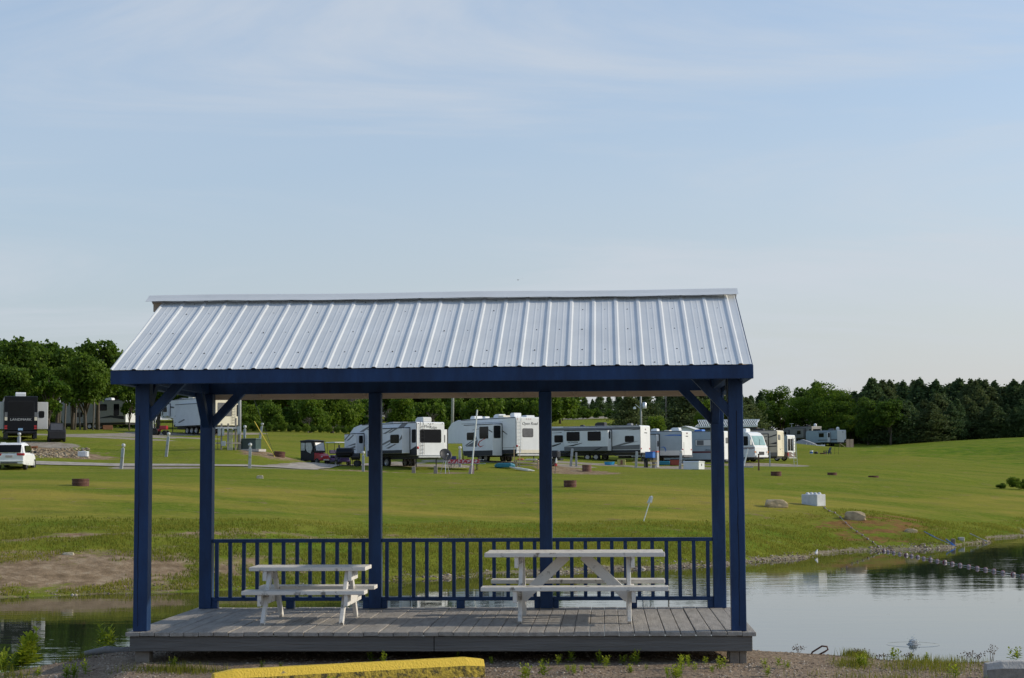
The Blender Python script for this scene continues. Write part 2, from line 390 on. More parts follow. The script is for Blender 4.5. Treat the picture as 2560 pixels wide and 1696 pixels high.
buoyw = mat('buoy_white', (.42, .34, .34), .45, 0, .1, 8)

# ================================================================== SETTING
def seg_d(px_, py_, a, b):
    ax, ay = a; bx, by = b; dx, dy = bx - ax, by - ay; L2 = dx * dx + dy * dy + 1e-9
    t = np.clip(((px_ - ax) * dx + (py_ - ay) * dy) / L2, 0, 1)
    return np.hypot(px_ - ax - t * dx, py_ - ay - t * dy)
def ud(u, d):
    p = at(u, 1172, d); return (p.x, d)
GRAVEL = [((700, 121), (860, 131), .6), ((860, 131), (1000, 136), 1.6), ((330, 113), (480, 113), .9), ((660, 113.5), (760, 114), .9),
          ((70, 130), (140, 129), 1.2), ((130, 150), (330, 152), 3.5), ((200, 143), (360, 140), 2.0), ((160, 148), (400, 172), 2), ((400, 160), (480, 158), 2.2), ((400, 172), (580, 174), 3),
          ((1000, 131), (1120, 131), 1.5), ((1130, 140), (1360, 140), 2), ((1380, 152), (1520, 152), 2.0), ((1660, 150), (1730, 152), 2.5), ((1660, 160), (1950, 172), 2.5), ((1385, 143), (1440, 137), 1.0), ((1990, 330), (2170, 335), 2.5), ((2120, 318), (2160, 318), 3),
          ((1440, 330), (1540, 345), 6)]
def covers(x, y, z):
    yy = np.maximum(y, 1.0); u = np.clip(1280 + F * x / yy, -4000, 6000)
    sh = np.interp(u, SHu, SHd)
    g = np.zeros_like(x)
    for (a, b, r) in GRAVEL:
        g = np.maximum(g, np.clip(1.0 - (seg_d(x, y, ud(*a), ud(*b)) - r) / 1.2, 0, 1))
    gravel = np.where(yy < 33, 1.0, g)
    t = (yy - sh) / 9.0
    side = np.clip((560 - u) / 160, 0, 1)
    dirt = side * np.clip(1 - np.abs(t - .35) / .46, 0, 1) * 1.4
    s2 = np.clip((u - 430) / 120, 0, 1) * np.clip((860 - u) / 200, 0, 1)
    dirt = np.maximum(dirt, s2 * np.clip(1 - np.abs(t - .32) / .3, 0, 1) * .75)
    scarp = np.clip(1 - np.abs(t - 1.02) / .16, 0, 1) * .62 * np.clip((1500 - u) / 500, 0, 1)
    dirt = np.maximum(dirt, scarp)
    # bare patches by trailers
    for (a, b, r) in [((880, 122), (1060, 121), 1.7), ((1000, 121), (1120, 122), 1.2), ((1400, 133), (1500, 130), 1.0), ((90, 125), (190, 122), 2.2), ((660, 128), (690, 128), 1.2), ((1380, 140), (1420, 130), 1.2)]:
        dirt = np.maximum(dirt, np.clip(1.0 - (seg_d(x, y, ud(*a), ud(*b)) - r) / 1.3, 0, 1) * .95)
    red = np.zeros_like(x)
    for (a, b, r) in [((2125, 81), (2215, 83), .7), ((2150, 78.5), (2260, 82), .5), ((2235, 85), (2262, 85), .2)]:
        red = np.maximum(red, np.clip(1.0 - (seg_d(x, y, ud(*a), ud(*b)) - r) / 2.6, 0, 1) * .60)
    stone = np.where(yy > 33, np.clip(1 - np.abs(z - WATER - .05) / .19, 0, 1), 0) * np.clip(.40 + (u - 900) / 1100, .40, .85)
    lush = np.where(yy > 33, np.clip(1 - np.abs(t - .75) / 1.0, 0, 1), 0)
    lush = np.maximum(lush, np.clip((yy - 214) / 8, 0, 1) * np.clip((u - 2060) / 100, 0, 1) * 1.3)
    dry = np.where(yy > 33, np.clip(1 - np.abs(t - 2.6) / 1.9, 0, 1), 0) + np.where(yy > 33, .35, 0)
    return gravel, dirt, red, stone, lush, np.clip(dry, 0, 1)
az = np.unique(np.r_[np.linspace(-180, -40, 29), np.linspace(-40, -19, 43), np.arange(-19, 19.01, .11), np.linspace(19, 40, 43), np.linspace(40, 180, 29)])[:-1]
rr = np.unique(np.r_[.5, 4, 8, 11, np.geomspace(12.5, 22, 90), np.geomspace(22, 45, 34), np.geomspace(45, 100, 120), np.geomspace(100, 240, 90), np.geomspace(240, 1200, 60)])
AZ, RR = np.meshgrid(R(1) * az, rr, indexing='ij')
gx = (RR * np.sin(AZ)).ravel(); gy = (RR * np.cos(AZ)).ravel(); gz = Hn(gx, gy)
ga, gr = len(az), len(rr)
ii, jj = np.meshgrid(np.arange(ga), np.arange(gr - 1), indexing='ij')
i2 = (ii + 1) % ga
GF = np.stack([ii * gr + jj, ii * gr + jj + 1, i2 * gr + jj + 1, i2 * gr + jj], -1).reshape(-1, 4)

gm = bpy.data.materials.new('ground_cover'); gm.use_nodes = True; t = gm.node_tree; B = t.nodes['Principled BSDF']
def gn(ty, **k):
    n = t.nodes.new(ty)
    for a, b in k.items(): setattr(n, a, b)
    return n
tcg = gn('ShaderNodeTexCoord')
def noise(sc, det=4, rough=.6, st=(1, 1, 1)):
    mpn = gn('ShaderNodeMapping'); mpn.inputs['Scale'].default_value = st; t.links.new(tcg.outputs['Object'], mpn.inputs[0])
    n = gn('ShaderNodeTexNoise'); n.inputs['Scale'].default_value = sc; n.inputs['Detail'].default_value = det; n.inputs['Roughness'].default_value = rough
    t.links.new(mpn.outputs[0], n.inputs['Vector']); return n.outputs[0]
def ramp(src, stops):
    r = gn('ShaderNodeValToRGB'); e = r.color_ramp.elements
    while len(e) < len(stops): e.new(.5)
    for q, (p, c) in zip(e, stops): q.position = p; q.color = (*c, 1) if not isinstance(c, float) else (c, c, c, 1)
    t.links.new(src, r.inputs[0]); return r.outputs[0]
def mixc(f, a, b):
    m = gn('ShaderNodeMix', data_type='RGBA'); t.links.new(f, m.inputs[0]); 
    for k, x in ((6, a), (7, b)):
        if isinstance(x, tuple): m.inputs[k].default_value = (*x, 1)
        else: t.links.new(x, m.inputs[k])
    return m.outputs[2]
def gmath(op, a, b=None, c=None, cl=False):
    n = gn('ShaderNodeMath', operation=op, use_clamp=cl)
    for i, x in enumerate((a, b, c)):
        if x is None: continue
        if isinstance(x, (int, float)): n.inputs[i].default_value = x
        else: t.links.new(x, n.inputs[i])
    return n.outputs[0]
def attr(nm):
    n = gn('ShaderNodeAttribute'); n.attribute_name = nm; return n.outputs['Fac']
def edge(a, nz, k=4.0, w=.9):   # mask broken up by noise
    return gmath('ADD', gmath('MULTIPLY', gmath('ADD', gmath('SUBTRACT', a, .5), gmath('MULTIPLY', gmath('SUBTRACT', nz, .5), w)), k), .5, cl=True)
nA = noise(.06, 5, .6); nB = noise(.45, 5, .65); nC = noise(3.5, 5, .7); nD = noise(22, 3, .7)
g1 = ramp(nA, [(.34, (.105, .160, .016)), (.52, (.160, .195, .022)), (.68, (.225, .208, .032))])
g2 = ramp(nB, [(.30, (.075, .130, .012)), (.52, (.150, .188, .020)), (.70, (.240, .215, .040))])
grass = mixc(.5 if False else gmath('ADD', 0.5, 0.0), g1, g2)
g3 = ramp(nC, [(.36, (.045, .080, .010)), (.5, (.140, .182, .018)), (.70, (.225, .220, .042))])
grass = mixc(gmath('ADD', 0.45, 0.0), grass, g3)
lushc = ramp(nB, [(.32, (.060, .125, .010)), (.55, (.130, .190, .015)), (.72, (.22, .215, .030))])
grass = mixc(gmath('MULTIPLY', attr('lush'), .75), grass, lushc)
# thin worn spots
dryc = ramp(noise(.16, 6, .7, (.35, 1, 1)), [(.40, 0.0), (.62, 1.0)])
grass = mixc(gmath('MULTIPLY', gmath('MULTIPLY', attr('dry'), dryc), .90), grass, (.310, .250, .050))
worn = gmath('MULTIPLY', gmath('SUBTRACT', noise(.7, 7, .72, (.5, 1, 1)), .555), 5.0, cl=True)
grass = mixc(gmath('MULTIPLY', worn, .60), grass, (.17, .135, .060))
dirtc = ramp(noise(1.8, 6, .7), [(.3, (.14, .098, .058)), (.5, (.26, .185, .115)), (.7, (.40, .31, .205))])
gravc = ramp(noise(26, 4, .75), [(.30, (.115, .082, .055)), (.50, (.29, .225, .165)), (.70, (.50, .42, .33))])
gravc = mixc(gmath('MULTIPLY', noise(1.1, 4, .6), .7), gravc, ramp(nC, [(.3, (.085, .056, .036)), (.7, (.235, .165, .108))]))
farg = ramp(noise(1.2, 6, .72), [(.3, (.20, .165, .12)), (.7, (.40, .355, .295))])
isnear = attr('near')
gravc = mixc(isnear, farg, gravc)
redc = ramp(noise(2.5, 5, .7), [(.3, (.15, .065, .03)), (.7, (.30, .15, .065))])
stonec = ramp(noise(9, 5, .8), [(.35, (.075, .06, .035)), (.5, (.20, .165, .11)), (.66, (.40, .36, .29))])
col = grass
col = mixc(edge(attr('dirt'), noise(.8, 8, .75), 2.6, 3.6), col, dirtc)
col = mixc(gmath('MULTIPLY', edge(attr('red'), noise(.8, 6, .75), 3.5, 2.8), .85), col, redc)
col = mixc(edge(attr('stone'), noise(1.4, 6, .75), 4.0, 2.2), col, stonec)
col = mixc(edge(attr('gravel'), noise(1.0, 6, .7), 5.0, 1.0), col, gravc)
t.links.new(col, B.inputs['Base Color']); B.inputs['Roughness'].default_value = 1; B.inputs['Specular IOR Level'].default_value = .02
bmp = gn('ShaderNodeBump'); bmp.inputs['Strength'].default_value = .7; bmp.inputs['Distance'].default_value = .08
t.links.new(gmath('ADD', gmath('MULTIPLY', nC, 1.0), gmath('MULTIPLY', nD, .35)), bmp.inputs['Height']); t.links.new(bmp.outputs[0], B.inputs['Normal'])
ground = np_mesh('ground', np.c_[gx, gy, gz], GF, gm, smooth=True)
ground['kind'] = 'structure'
for nm, a in zip(('gravel', 'dirt', 'red', 'stone', 'lush', 'dry'), covers(gx, gy, gz)):
    q = ground.data.attributes.new(nm, 'FLOAT', 'POINT'); q.data.foreach_set('value', a.astype(np.float32))
q = ground.data.attributes.new('near', 'FLOAT', 'POINT'); q.data.foreach_set('value', (gy < 33).astype(np.float32))

# gravel lane past the left trailers: a sheet draped just above the ground
def lane(name, pts, w, m):
    P = [Vector((*ud(*p), 0)) for p in pts]; dense = []
    for a, b in zip(P[:-1], P[1:]):
        for k in range(14): dense.append(a.lerp(b, k / 14))
    dense.append(P[-1]); V = []; Q = []; NW = 7
    for i, p in enumerate(dense):
        d = (dense[min(i + 1, len(dense) - 1)] - dense[max(i - 1, 0)]).normalized(); n = Vector((-d.y, d.x, 0))
        for k in range(NW):
            s_ = (k / (NW - 1) - .5); ww = w * (1 + .35 * (vnoise(np.array([i * 1.0]), np.array([k * 9.0]), 2.3, 4)[0] - .5) * (1 if k in (0, NW - 1) else 0))
            q = p + n * (s_ * ww); V.append((q.x, q.y, H(q.x, q.y) + .05))
    for i in range(len(dense) - 1):
        for k in range(NW - 1): Q.append((i * NW + k, i * NW + k + 1, (i + 1) * NW + k + 1, (i + 1) * NW + k))
    o = np_mesh(name, np.array(V), np.array(Q), m); o['kind'] = 'structure'; return o
lanem = mat('lane_gravel', (.33, .29, .24), .95, 0, .35, 1.5, bump=.5, bscale=12)
lane('gravel_road', [(-260, 112.5), (60, 114), (330, 115.5), (560, 117), (720, 120), (830, 128), (960, 136)], 2.4, lanem)

# ------------------------------------------------------------------ pond
wm = bpy.data.materials.new('pond_water'); wm.use_nodes = True; t = wm.node_tree; B = t.nodes['Principled BSDF']
B.inputs['Base Color'].default_value = (.022, .030, .016, 1); B.inputs['Roughness'].default_value = .015; B.inputs['IOR'].default_value = 1.5; B.inputs['Specular IOR Level'].default_value = .9
tcg = gn('ShaderNodeTexCoord')
w1 = noise(1.1, 4, .55, (.55, 1.6, 1)); w2 = noise(.16, 3, .5, (.6, 1.4, 1)); w3 = noise(.05, 2, .5)
amp = ramp(w3, [(.38, .12), (.62, 1.0)])
hgt = gmath('ADD', gmath('MULTIPLY', gmath('MULTIPLY', w1, amp), .42), gmath('MULTIPLY', w2, .45))
bmp = gn('ShaderNodeBump'); bmp.inputs['Strength'].default_value = .20; bmp.inputs['Distance'].default_value = .09
t.links.new(hgt, bmp.inputs['Height']); t.links.new(bmp.outputs[0], B.inputs['Normal'])
water = MB()
water.add([(-75, 15, WATER), (95, 15, WATER), (95, 108, WATER), (-75, 108, WATER)], [(0, 1, 2, 3)])
wo = water.build('pond_water', wm); wo['kind'] = 'structure'

# ------------------------------------------------------------------ grass blades on the far bank and lawn (uncountable)
bladem = foliage('grass_blade', (.065, .118, .010), (.26, .245, .035), .9, .45)
def blades(name, X, Y, hmin, hmax, w, tintf, seed, lean=.35):
    g = np.random.default_rng(seed); n = len(X); Z = Hn(X, Y)
    h = g.uniform(hmin, hmax, n); a = g.uniform(0, 2 * np.pi, n); la = g.uniform(0, 2 * np.pi, n); le = g.uniform(0, lean, n) * h
    ww = w * g.uniform(.7, 1.3, n)
    bx = np.cos(a) * ww; by = np.sin(a) * ww
    V = np.empty((n, 3, 3)); V[:, 0] = np.c_[X - bx, Y - by, Z - .02]; V[:, 1] = np.c_[X + bx, Y + by, Z - .02]
    V[:, 2] = np.c_[X + np.cos(la) * le, Y + np.sin(la) * le, Z + h]
    tn = np.clip(tintf(X, Y, g), 0, 1)
    T = np.repeat(tn, 3)
    o = np_mesh(name, V.reshape(-1, 3), np.arange(3 * n).reshape(-1, 3), bladem, tint=T); o['kind'] = 'stuff'; return o
g = np.random.default_rng(5)
n = 150000
u_ = g.uniform(-120, 2700, n); sh = np.interp(u_, SHu, SHd); d_ = sh + .1 + 15 * g.beta(1.0, 1.4, n)
x_ = (u_ - 1280) / F * d_
cv = covers(x_, d_, Hn(x_, d_)); keep = (cv[1] + 1.9 * (fbm(x_, d_, 1.1, 31) - .5) + .4 * (g.random(len(x_)) - .5) < .62) & (cv[2] + .8 * (fbm(x_, d_, 1.2, 32) - .5) < .45) & (cv[0] < .4) & (fbm(x_, d_, 1.6, 33) + .5 * (g.random(len(x_)) - .5) > .38) & (cv[3] + .9 * (fbm(x_, d_, .9, 35) - .5) < .62)
x_, d_ = x_[keep], d_[keep]
tall = fbm(x_, d_, 6, 40)
o = blades('bank_grass', x_, d_, .03, .12, .020, lambda X, Y, g: .58 + .75 * (fbm(X, Y, 3.5, 41) - .42) + g.normal(0, .10, len(X)), 6)
o['label'] = 'uneven yellow green grass on the far pond bank'; o['category'] = 'grass'

# loose stones on the near gravel and along the far waterline (uncountable)
def stones(name, X, Y, smin, smax, m, seed, dz=0.0):
    g = np.random.default_rng(seed); n = len(X); Z = Hn(X, Y) + dz
    base = np.array([(1, 0, 0), (-1, 0, 0), (0, 1, 0), (0, -1, 0), (0, 0, 1), (0, 0, -1)], float); fc = np.array([(0, 2, 4), (2, 1, 4), (1, 3, 4), (3, 0, 4), (2, 0, 5), (1, 2, 5), (3, 1, 5), (0, 3, 5)])
    s = g.uniform(smin, smax, n) * g.uniform(.6, 1.4, n); sc = s[:, None] * g.uniform(.6, 1.3, (n, 3)) * np.array([1, 1, .55])
    a = g.uniform(0, 6.28, n); V = base[None] * sc[:, None] * g.uniform(.75, 1.2, (n, 6, 1))
    x = V[..., 0] * np.cos(a)[:, None] - V[..., 1] * np.sin(a)[:, None]; y = V[..., 0] * np.sin(a)[:, None] + V[..., 1] * np.cos(a)[:, None]
    V = np.stack([x + X[:, None], y + Y[:, None], V[..., 2] + Z[:, None]], -1)
    Fq = (fc[None] + (np.arange(n) * 6)[:, None, None]).reshape(-1, 3)
    o = np_mesh(name, V.reshape(-1, 3), Fq, m, tint=np.repeat(g.uniform(0, 1, n), 6)); o['kind'] = 'stuff'; return o
def tinted(name, stops, rough=.9):
    global t
    m = bpy.data.materials.new(name); m.use_nodes = True; t = m.node_tree; b = t.nodes['Principled BSDF']
    t.links.new(ramp(attr('tint'), stops), b.inputs['Base Color']); b.inputs['Roughness'].default_value = rough; b.inputs['Specular IOR Level'].default_value = .2; return m
peb = tinted('pebbles', [(0, (.08, .055, .040)), (.5, (.23, .18, .14)), (1, (.50, .44, .37))])
g = np.random.default_rng(8); n = 26000
y_ = 13.6 + 5 * g.beta(1, 1.3, n); x_ = (g.uniform(-80, 2640, n) - 1280) / F * y_
k = fbm(x_, y_, .7, 50) + .25 * (g.random(n) - .5) > .43
o = stones('loose_gravel', x_[k], y_[k], .005, .016, peb, 9); o['label'] = 'small loose tan and grey gravel in front of the pavilion'; o['category'] = 'gravel'
n = 5500; u_ = g.uniform(-60, 2650, n); y_ = np.interp(u_, SHu, SHd) + g.normal(.2, .6, n) + 1.2 * (fbm(u_, u_ * 0, 60, 3) - .5); x_ = (u_ - 1280) / F * y_
z_ = Hn(x_, y_); k = (z_ > WATER - .05) & (z_ < WATER + .24) & (g.random(n) < np.clip(.15 + (u_ - 900) / 1300, .10, 1))
o = stones('shore_stones', x_[k], y_[k], .02, .075, peb, 10); o['label'] = 'band of pale stones along the far waterline'; o['category'] = 'stones'
# spilled limestone rubble below the black trailer
n = 480; u_ = g.uniform(75, 225, n); y_ = 127.5 - 8.5 * g.beta(1.5, 1.5, n) + (u_ - 150) * .02; x_ = (u_ - 1280) / F * y_
rubm = tinted('rubble', [(0, (.12, .09, .055)), (.5, (.25, .195, .13)), (1, (.42, .35, .25))])
o = stones('rubble', x_, y_, .06, .20, rubm, 12); o['label'] = 'spill of tan broken rock on the slope under the black trailer'; o['category'] = 'rubble'

# ================================================================== PAVILION
W, D = 5.9, 2.78
pav = thing('picnic_pavilion', 'open timber pavilion with navy blue posts and ribbed metal gable roof on a grey deck', 'pavilion', PW(0, 0, 0), YAW)
# deck boards
m = MB(); x = -.055; pr = random.Random(3)
while x < 5.965:
    w = .139 + pr.uniform(-.002, .002)
    if abs(x + .07 - .07) < .07 or abs(x - 5.75) < .05: pass
    x1 = min(x + w, 5.985); dz = pr.uniform(-.003, .003)
    m.box(x, x1, -.06 + pr.uniform(-.006, .006), D + .05 + pr.uniform(-.006, .006), -.04 + dz, dz)
    x = x1 + pr.choice([.003, .004, .005, .007])
m.build('deck', deckgrey, pav, bevel=.006, seg=2)
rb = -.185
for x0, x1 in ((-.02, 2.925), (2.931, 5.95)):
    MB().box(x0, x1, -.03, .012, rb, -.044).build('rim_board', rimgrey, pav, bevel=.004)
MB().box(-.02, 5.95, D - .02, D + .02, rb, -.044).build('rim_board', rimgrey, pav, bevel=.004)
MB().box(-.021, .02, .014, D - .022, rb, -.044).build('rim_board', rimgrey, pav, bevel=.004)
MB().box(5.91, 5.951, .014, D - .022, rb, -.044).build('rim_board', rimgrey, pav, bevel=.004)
MB().box(2.83, 3.03, .013, .052, rb + .01, -.046).build('rim_gap_blocker', rimgrey, pav)  # unseen backing added to stop light showing through the rim board seam
for (fx, fy, fw_) in ((.02, .02, .14), (W - .16, .02, .14), (.02, D - .2, .14), (W - .16, D - .2, .14), (2.9, D - .2, .14)):
    m = MB()
    if fx > 5: m.box(fx, fx + .085, fy, fy + .14, -1.6, rb); m.box(fx + .089, fx + .16, fy + .01, fy + .14, -1.6, rb)
    else: m.box(fx, fx + fw_, fy, fy + .14, -1.9, rb)
    m.build('support_block', oldwood, pav, bevel=.004)
# posts (with drying cracks)
PH = 2.41
px_back = [0, (W - .14) / 3, (W - .14) * 2 / 3, W - .14]
def post(x, y, crack=None):
    m = MB().box(x, x + .14, y, y + .14, 0, PH)
    if crack:
        cx = x + crack; pts = []; z = .05
        while z < PH - .2: pts.append((cx + pr.uniform(-.004, .004), z)); z += .12
        for (a, za), (b, zb) in zip(pts[:-1], pts[1:]):
            w = .0022 + .002 * math.sin(za * 2.2) ** 2
            m.add([(a - w, y - .0015, za), (a + w, y - .0015, za), (b + w, y - .0015, zb), (b - w, y - .0015, zb)], [(0, 1, 2, 3)], 1)
    return m.build('post', [navy, mat('crack_dark', (.004, .008, .02), .9)], pav, bevel=.007, seg=2, fixn=False)
post(0, 0, .045); post(W - .14, 0, .075)
for i, x in enumerate(px_back): post(x, D - .14)
# railing bays
for k in range(3):
    x0 = px_back[k] + .14; x1 = px_back[k + 1]; y = D - .115
    rail = bpy.data.objects.new('railing', None); C.objects.link(rail); rail.parent = pav
    MB().box(x0 + .001, x1 - .001, y - .005, y + .085, .735, .775).build('top_rail', navy, rail, bevel=.004)
    MB().box(x0 + .001, x1 - .001, y - .005, y + .085, .085, .125).build('bottom_rail', navy, rail, bevel=.004)
    n = 12; gap = (x1 - x0 - .12) / (n - 1)
    bal = None
    for i in range(n):
        xc = x0 + .06 + gap * i + pr.uniform(-.004, .004)
        if bal is None:
            bal = MB().box(-.02, .02, -.02, .02, .1255, .7345).build('baluster', navy, rail, bevel=.003); b = bal
        else:
            b = bal.copy(); C.objects.link(b)
        b.location = (xc, y + .022, 0); b.rotation_euler = (0, pr.uniform(-.006, .006), 0)
    for sx in (x0 + .001, (x0 + x1) / 2 - .045, x1 - .066):
        MB().box(sx, sx + (.065 if sx != (x0 + x1) / 2 - .045 else .09), y - .003, y + .083, .001, .0845).build('rail_foot', navy, rail, bevel=.003)
# beams
def beam(x0, x1, y0, y1, z0, z1): return MB().box(x0, x1, y0, y1, z0, z1).build('beam', navy, pav, bevel=.005)
beam(.0, W, .03, .11, PH + .001, PH + .19); beam(0, W, D - .11, D - .03, PH + .001, PH + .19)
for x in (-.06, W - .035):
    beam(x, x + .09, -.455, D + .455, 2.372, 2.372 + .13)
beam(.02, .10, .112, D - .112, PH + .001, PH + .15); beam(W - .13, W - .05, .112, D - .112, PH + .001, PH + .15)
# knee braces
def brace(a, b, w=.085, h=.09):
    return MB().bar(a, b, w, h).build('knee_brace', navy, pav, bevel=.004)
for y in (.07, D - .07):
    brace((.107, y, 2.06), (.52, y, 2.505)); brace((W - .107, y, 2.06), (W - .52, y, 2.505))
for x in (.062, W - .092):
    brace((x, .107, 2.06), (x, .50, 2.49)); brace((x, D - .107, 2.06), (x, D - .50, 2.49))
# roof framing
ZE, YE, ZR, YR = 2.508, -.498, 3.335, D / 2
XL, XR = -.10, 5.962
slope = (ZR - ZE) / (YR - YE)
MB().box(XL, XR, YE + .002, YE + .038, 2.371, ZE - .008).build('fascia_board', navy, pav, bevel=.004)
MB().box(XL, XR, D - YE - .038, D - YE - .002, 2.371, ZE - .008).build('fascia_board', mat('unpainted_fascia', (.66, .57, .44), .8, 0, .2, 3, stretch=(.4, 3, 3)), pav, bevel=.004)
for x in (XL + .002, XR - .04):
    for s in (0, 1):
        poly = [(YE + .04, ZE - .10), (YE + .04, ZE - .006), (YR - .001, ZR - .012), (YR - .001, ZR - .11)]
        if s: poly = [(D - a, b) for a, b in poly]
        MB().prism(poly, x, x + .038, 'x').build('gable_rafter', navy, pav)
for x in np.arange(.55, 5.6, .61):
    for s in (0, 1):
        poly = [(YE + .04, ZE - .11), (YE + .04, ZE - .035), (YR - .02, ZR - .04), (YR - .02, ZR - .14)]
        if s: poly = [(D - a, b) for a, b in poly]
        MB().prism(poly, x, x + .038, 'x').build('rafter', barewood, pav)
for s in (0, 1):   # sheathing under the metal
    poly = [(YE + .045, ZE - .028), (YE + .045, ZE - .012), (YR - .003, ZR - .016), (YR - .003, ZR - .032)]
    if s: poly = [(D - a, b) for a, b in poly]
    MB().prism(poly, XL + .045, XR - .045, 'x').build('roof_sheathing', barewood, pav)
MB().box(-.205, XR - .05, YR - .02, YR + .02, ZR - .10, ZR - .002).build('ridge_board', barewood, pav, bevel=.003)
# ribbed metal sheets
def prof():
    P = []; p = .2286
    x = XL
    while x < XR - .01:
        for dx, h in ((0, .0105), (.012, .0105), (.026, .0), (.080, 0), (.087, .0014), (.095, .0014), (.102, 0), (.140, 0), (.147, .0014), (.155, .0014), (.162, 0), (.2026, 0), (.2166, .0105)):
            if x + dx <= XR + .004: P.append((x + dx, h))
        x += p
    return P
PRF = prof()
def sheet(back):
    V = []; Fq = []; NS = 14; n = len(PRF); ny = math.hypot(1, slope)
    for j in range(NS + 1):
        t = j / NS
        for x, h in PRF:
            wob = .0035 * math.sin(x * 5.1 + t * 4) * math.sin(t * 9 + x) + .002 * math.sin(x * 13.7 + 1)
            hh = h + wob * (1 if 0 < j < NS else .6)
            y = YE - .012 + t * (YR - YE + .012 - .004) - hh * slope / ny; z = ZE - .012 * slope + t * (ZR - ZE + .010) + hh / ny
            V.append((x, D - y if back else y, z))
    for j in range(NS):
        for i in range(n - 1): Fq.append((j * n + i, j * n + i + 1, (j + 1) * n + i + 1, (j + 1) * n + i))
    m = MB(); m.add(V, Fq, 0)
    # screws with washers
    x = XL
    while x < XR - .15:
        for tt in (.03, .21, .50, .80, .975):
            q = x + .121 + pr.uniform(-.006, .006); y = YE + tt * (YR - YE); z = ZE + tt * (ZR - ZE)
            if tt > .9: y -= .03; z -= .03 * slope
            y = D - y if back else y
            Mx = Matrix.Translation((q, y, z)) @ Matrix.Rotation((-1 if not back else 1) * -math.atan(slope), 4, 'X')
            m.lathe([(.008, 0), (.008, .003), (.004, .004), (.004, .008), (0.0005, .009)], 7, 1, Mx)
        x += .2286
    o = m.build('roof_sheet', [steel, screwm], pav, fixn=False)
    return o
sheet(False); sheet(True)
# ridge cap
m = MB(); nx = 28; cap = [(-.145, -.048), (-.138, -.044), (-.075, -.012), (-.068, -.013), (-.012, .024), (0, .030), (.012, .024), (.068, -.013), (.075, -.012), (.138, -.044), (.145, -.048)]
V = []
for i in range(nx + 1):
    x = -.256 + (XR + .012 + .256) * i / nx
    for k, (a, b) in enumerate(cap):
        V.append((x, YR + a, ZR + .046 + b + (.003 * math.sin(i * 2.1 + k) if k in (0, 10) else 0) + .004 * math.sin(i * .5)))
n = len(cap)
m.add(V, [(i * n + k, i * n + k + 1, (i + 1) * n + k + 1, (i + 1) * n + k) for i in range(nx) for k in range(n - 1)])
o = m.build('ridge_cap', steel, pav, fixn=False); md = o.modifiers.new('solid', 'SOLIDIFY'); md.thickness = .0015

# ------------------------------------------------------------------ picnic tables
def picnic_table(name, label, Xl, Xr, Yc, L0, L1, hz_, topw, benchh, bench_off, spread, brace_on, t=.04, leg=.085, cleat_out=True, over=0.0):
    """Xl, Xr: leg planes in pavilion x; L0, L1 ends of the top"""
    o = thing(name, label, 'picnic table', PW((L0 + L1) / 2, Yc, 0.004), YAW, 'white picnic tables on the deck')
    cx = (L0 + L1) / 2; a, b = L0 - cx, L1 - cx
    nb = 4 if topw > .6 else 3; bw = topw / nb; m = MB()
    for i in range(nb):
        y0 = -topw / 2 + i * bw
        m.box(a + pr.uniform(-.006, .006), b + pr.uniform(-.006, .006), y0 + .003, y0 + bw - .003, hz_ - t, hz_ + pr.uniform(-.002, .002))
    m.build('tabletop', whitewood, o, bevel=.006, seg=2)
    for s in (-1, 1):
        mb = MB().box(a - .02 * (1 if s < 0 else -.3) + over, b + .03 + over, s * bench_off - .12, s * bench_off + .12, benchh - t, benchh)
        mb.build('bench_seat', whitewood, o, bevel=.006, seg=2)
    for xi, X in ((0, Xl), (1, Xr)):
        x = X - cx; sg = -1 if xi == 0 else 1
        for s in (-1, 1):
            MB().bar((x, s * spread, 0.0), (x, s * topw * .20, hz_ - t - .001), leg, .04, up=(1, 0, 0)).build('leg', whitewood, o, bevel=.004)
        xo = x + sg * .041
        MB().box(xo - .02, xo + .02, -topw * .46, topw * .46, hz_ - t - .10 - (.01 if hz_ > .65 else 0), hz_ - t - .001).build('top_cleat', whitewood, o, bevel=.004)
        xo2 = x + sg * .041
        MB().box(xo2 - .02, xo2 + .02, -bench_off - .10, bench_off + .10, benchh - t - .115, benchh - t - .001).build('seat_support', whitewood, o, bevel=.004)
        if brace_on:
            MB().bar((x - sg * .0, 0, benchh - .16), (x - sg * .46, 0, hz_ - t - .002), .105, .04, up=(0, 1, 0)).build('diagonal_brace', whitewood, o, bevel=.004)
    return o
fl = deck_at(658, 1564); fr = deck_at(852, 1564.5); bl = deck_at(702, 1542); lf = deck_at(1300, 1559.5); lr = deck_at(1574, 1558.5); lb = deck_at(1316, 1538.5)
yS = (fl[1] + bl[1]) / 2; spS = (bl[1] - fl[1]) / 2
yL = (lf[1] + lb[1]) / 2; spL = (lb[1] - lf[1]) / 2
sl0 = deck_at(622, 1421, .56)[0]; sl1 = deck_at(918, 1421, .56)[0]
picnic_table('picnic_table', 'small low white picnic table with peeling legs near the left end of the deck', (fl[0] + bl[0]) / 2 , fr[0], yS, (fl[0] + bl[0]) / 2 - .20, fr[0] + .20, .558, .46, .335, .37, spS, False, .04, .07)
picnic_table('picnic_table', 'full size white picnic table with diagonal braces on the right half of the deck', lf[0], lr[0], yL, lf[0] - .36, lr[0] + .36, .692, .72, .372, .56, spL, True, .042, .09)
print('tables', fl, fr, bl, yS, spS, lf, lr, lb, yL, spL)

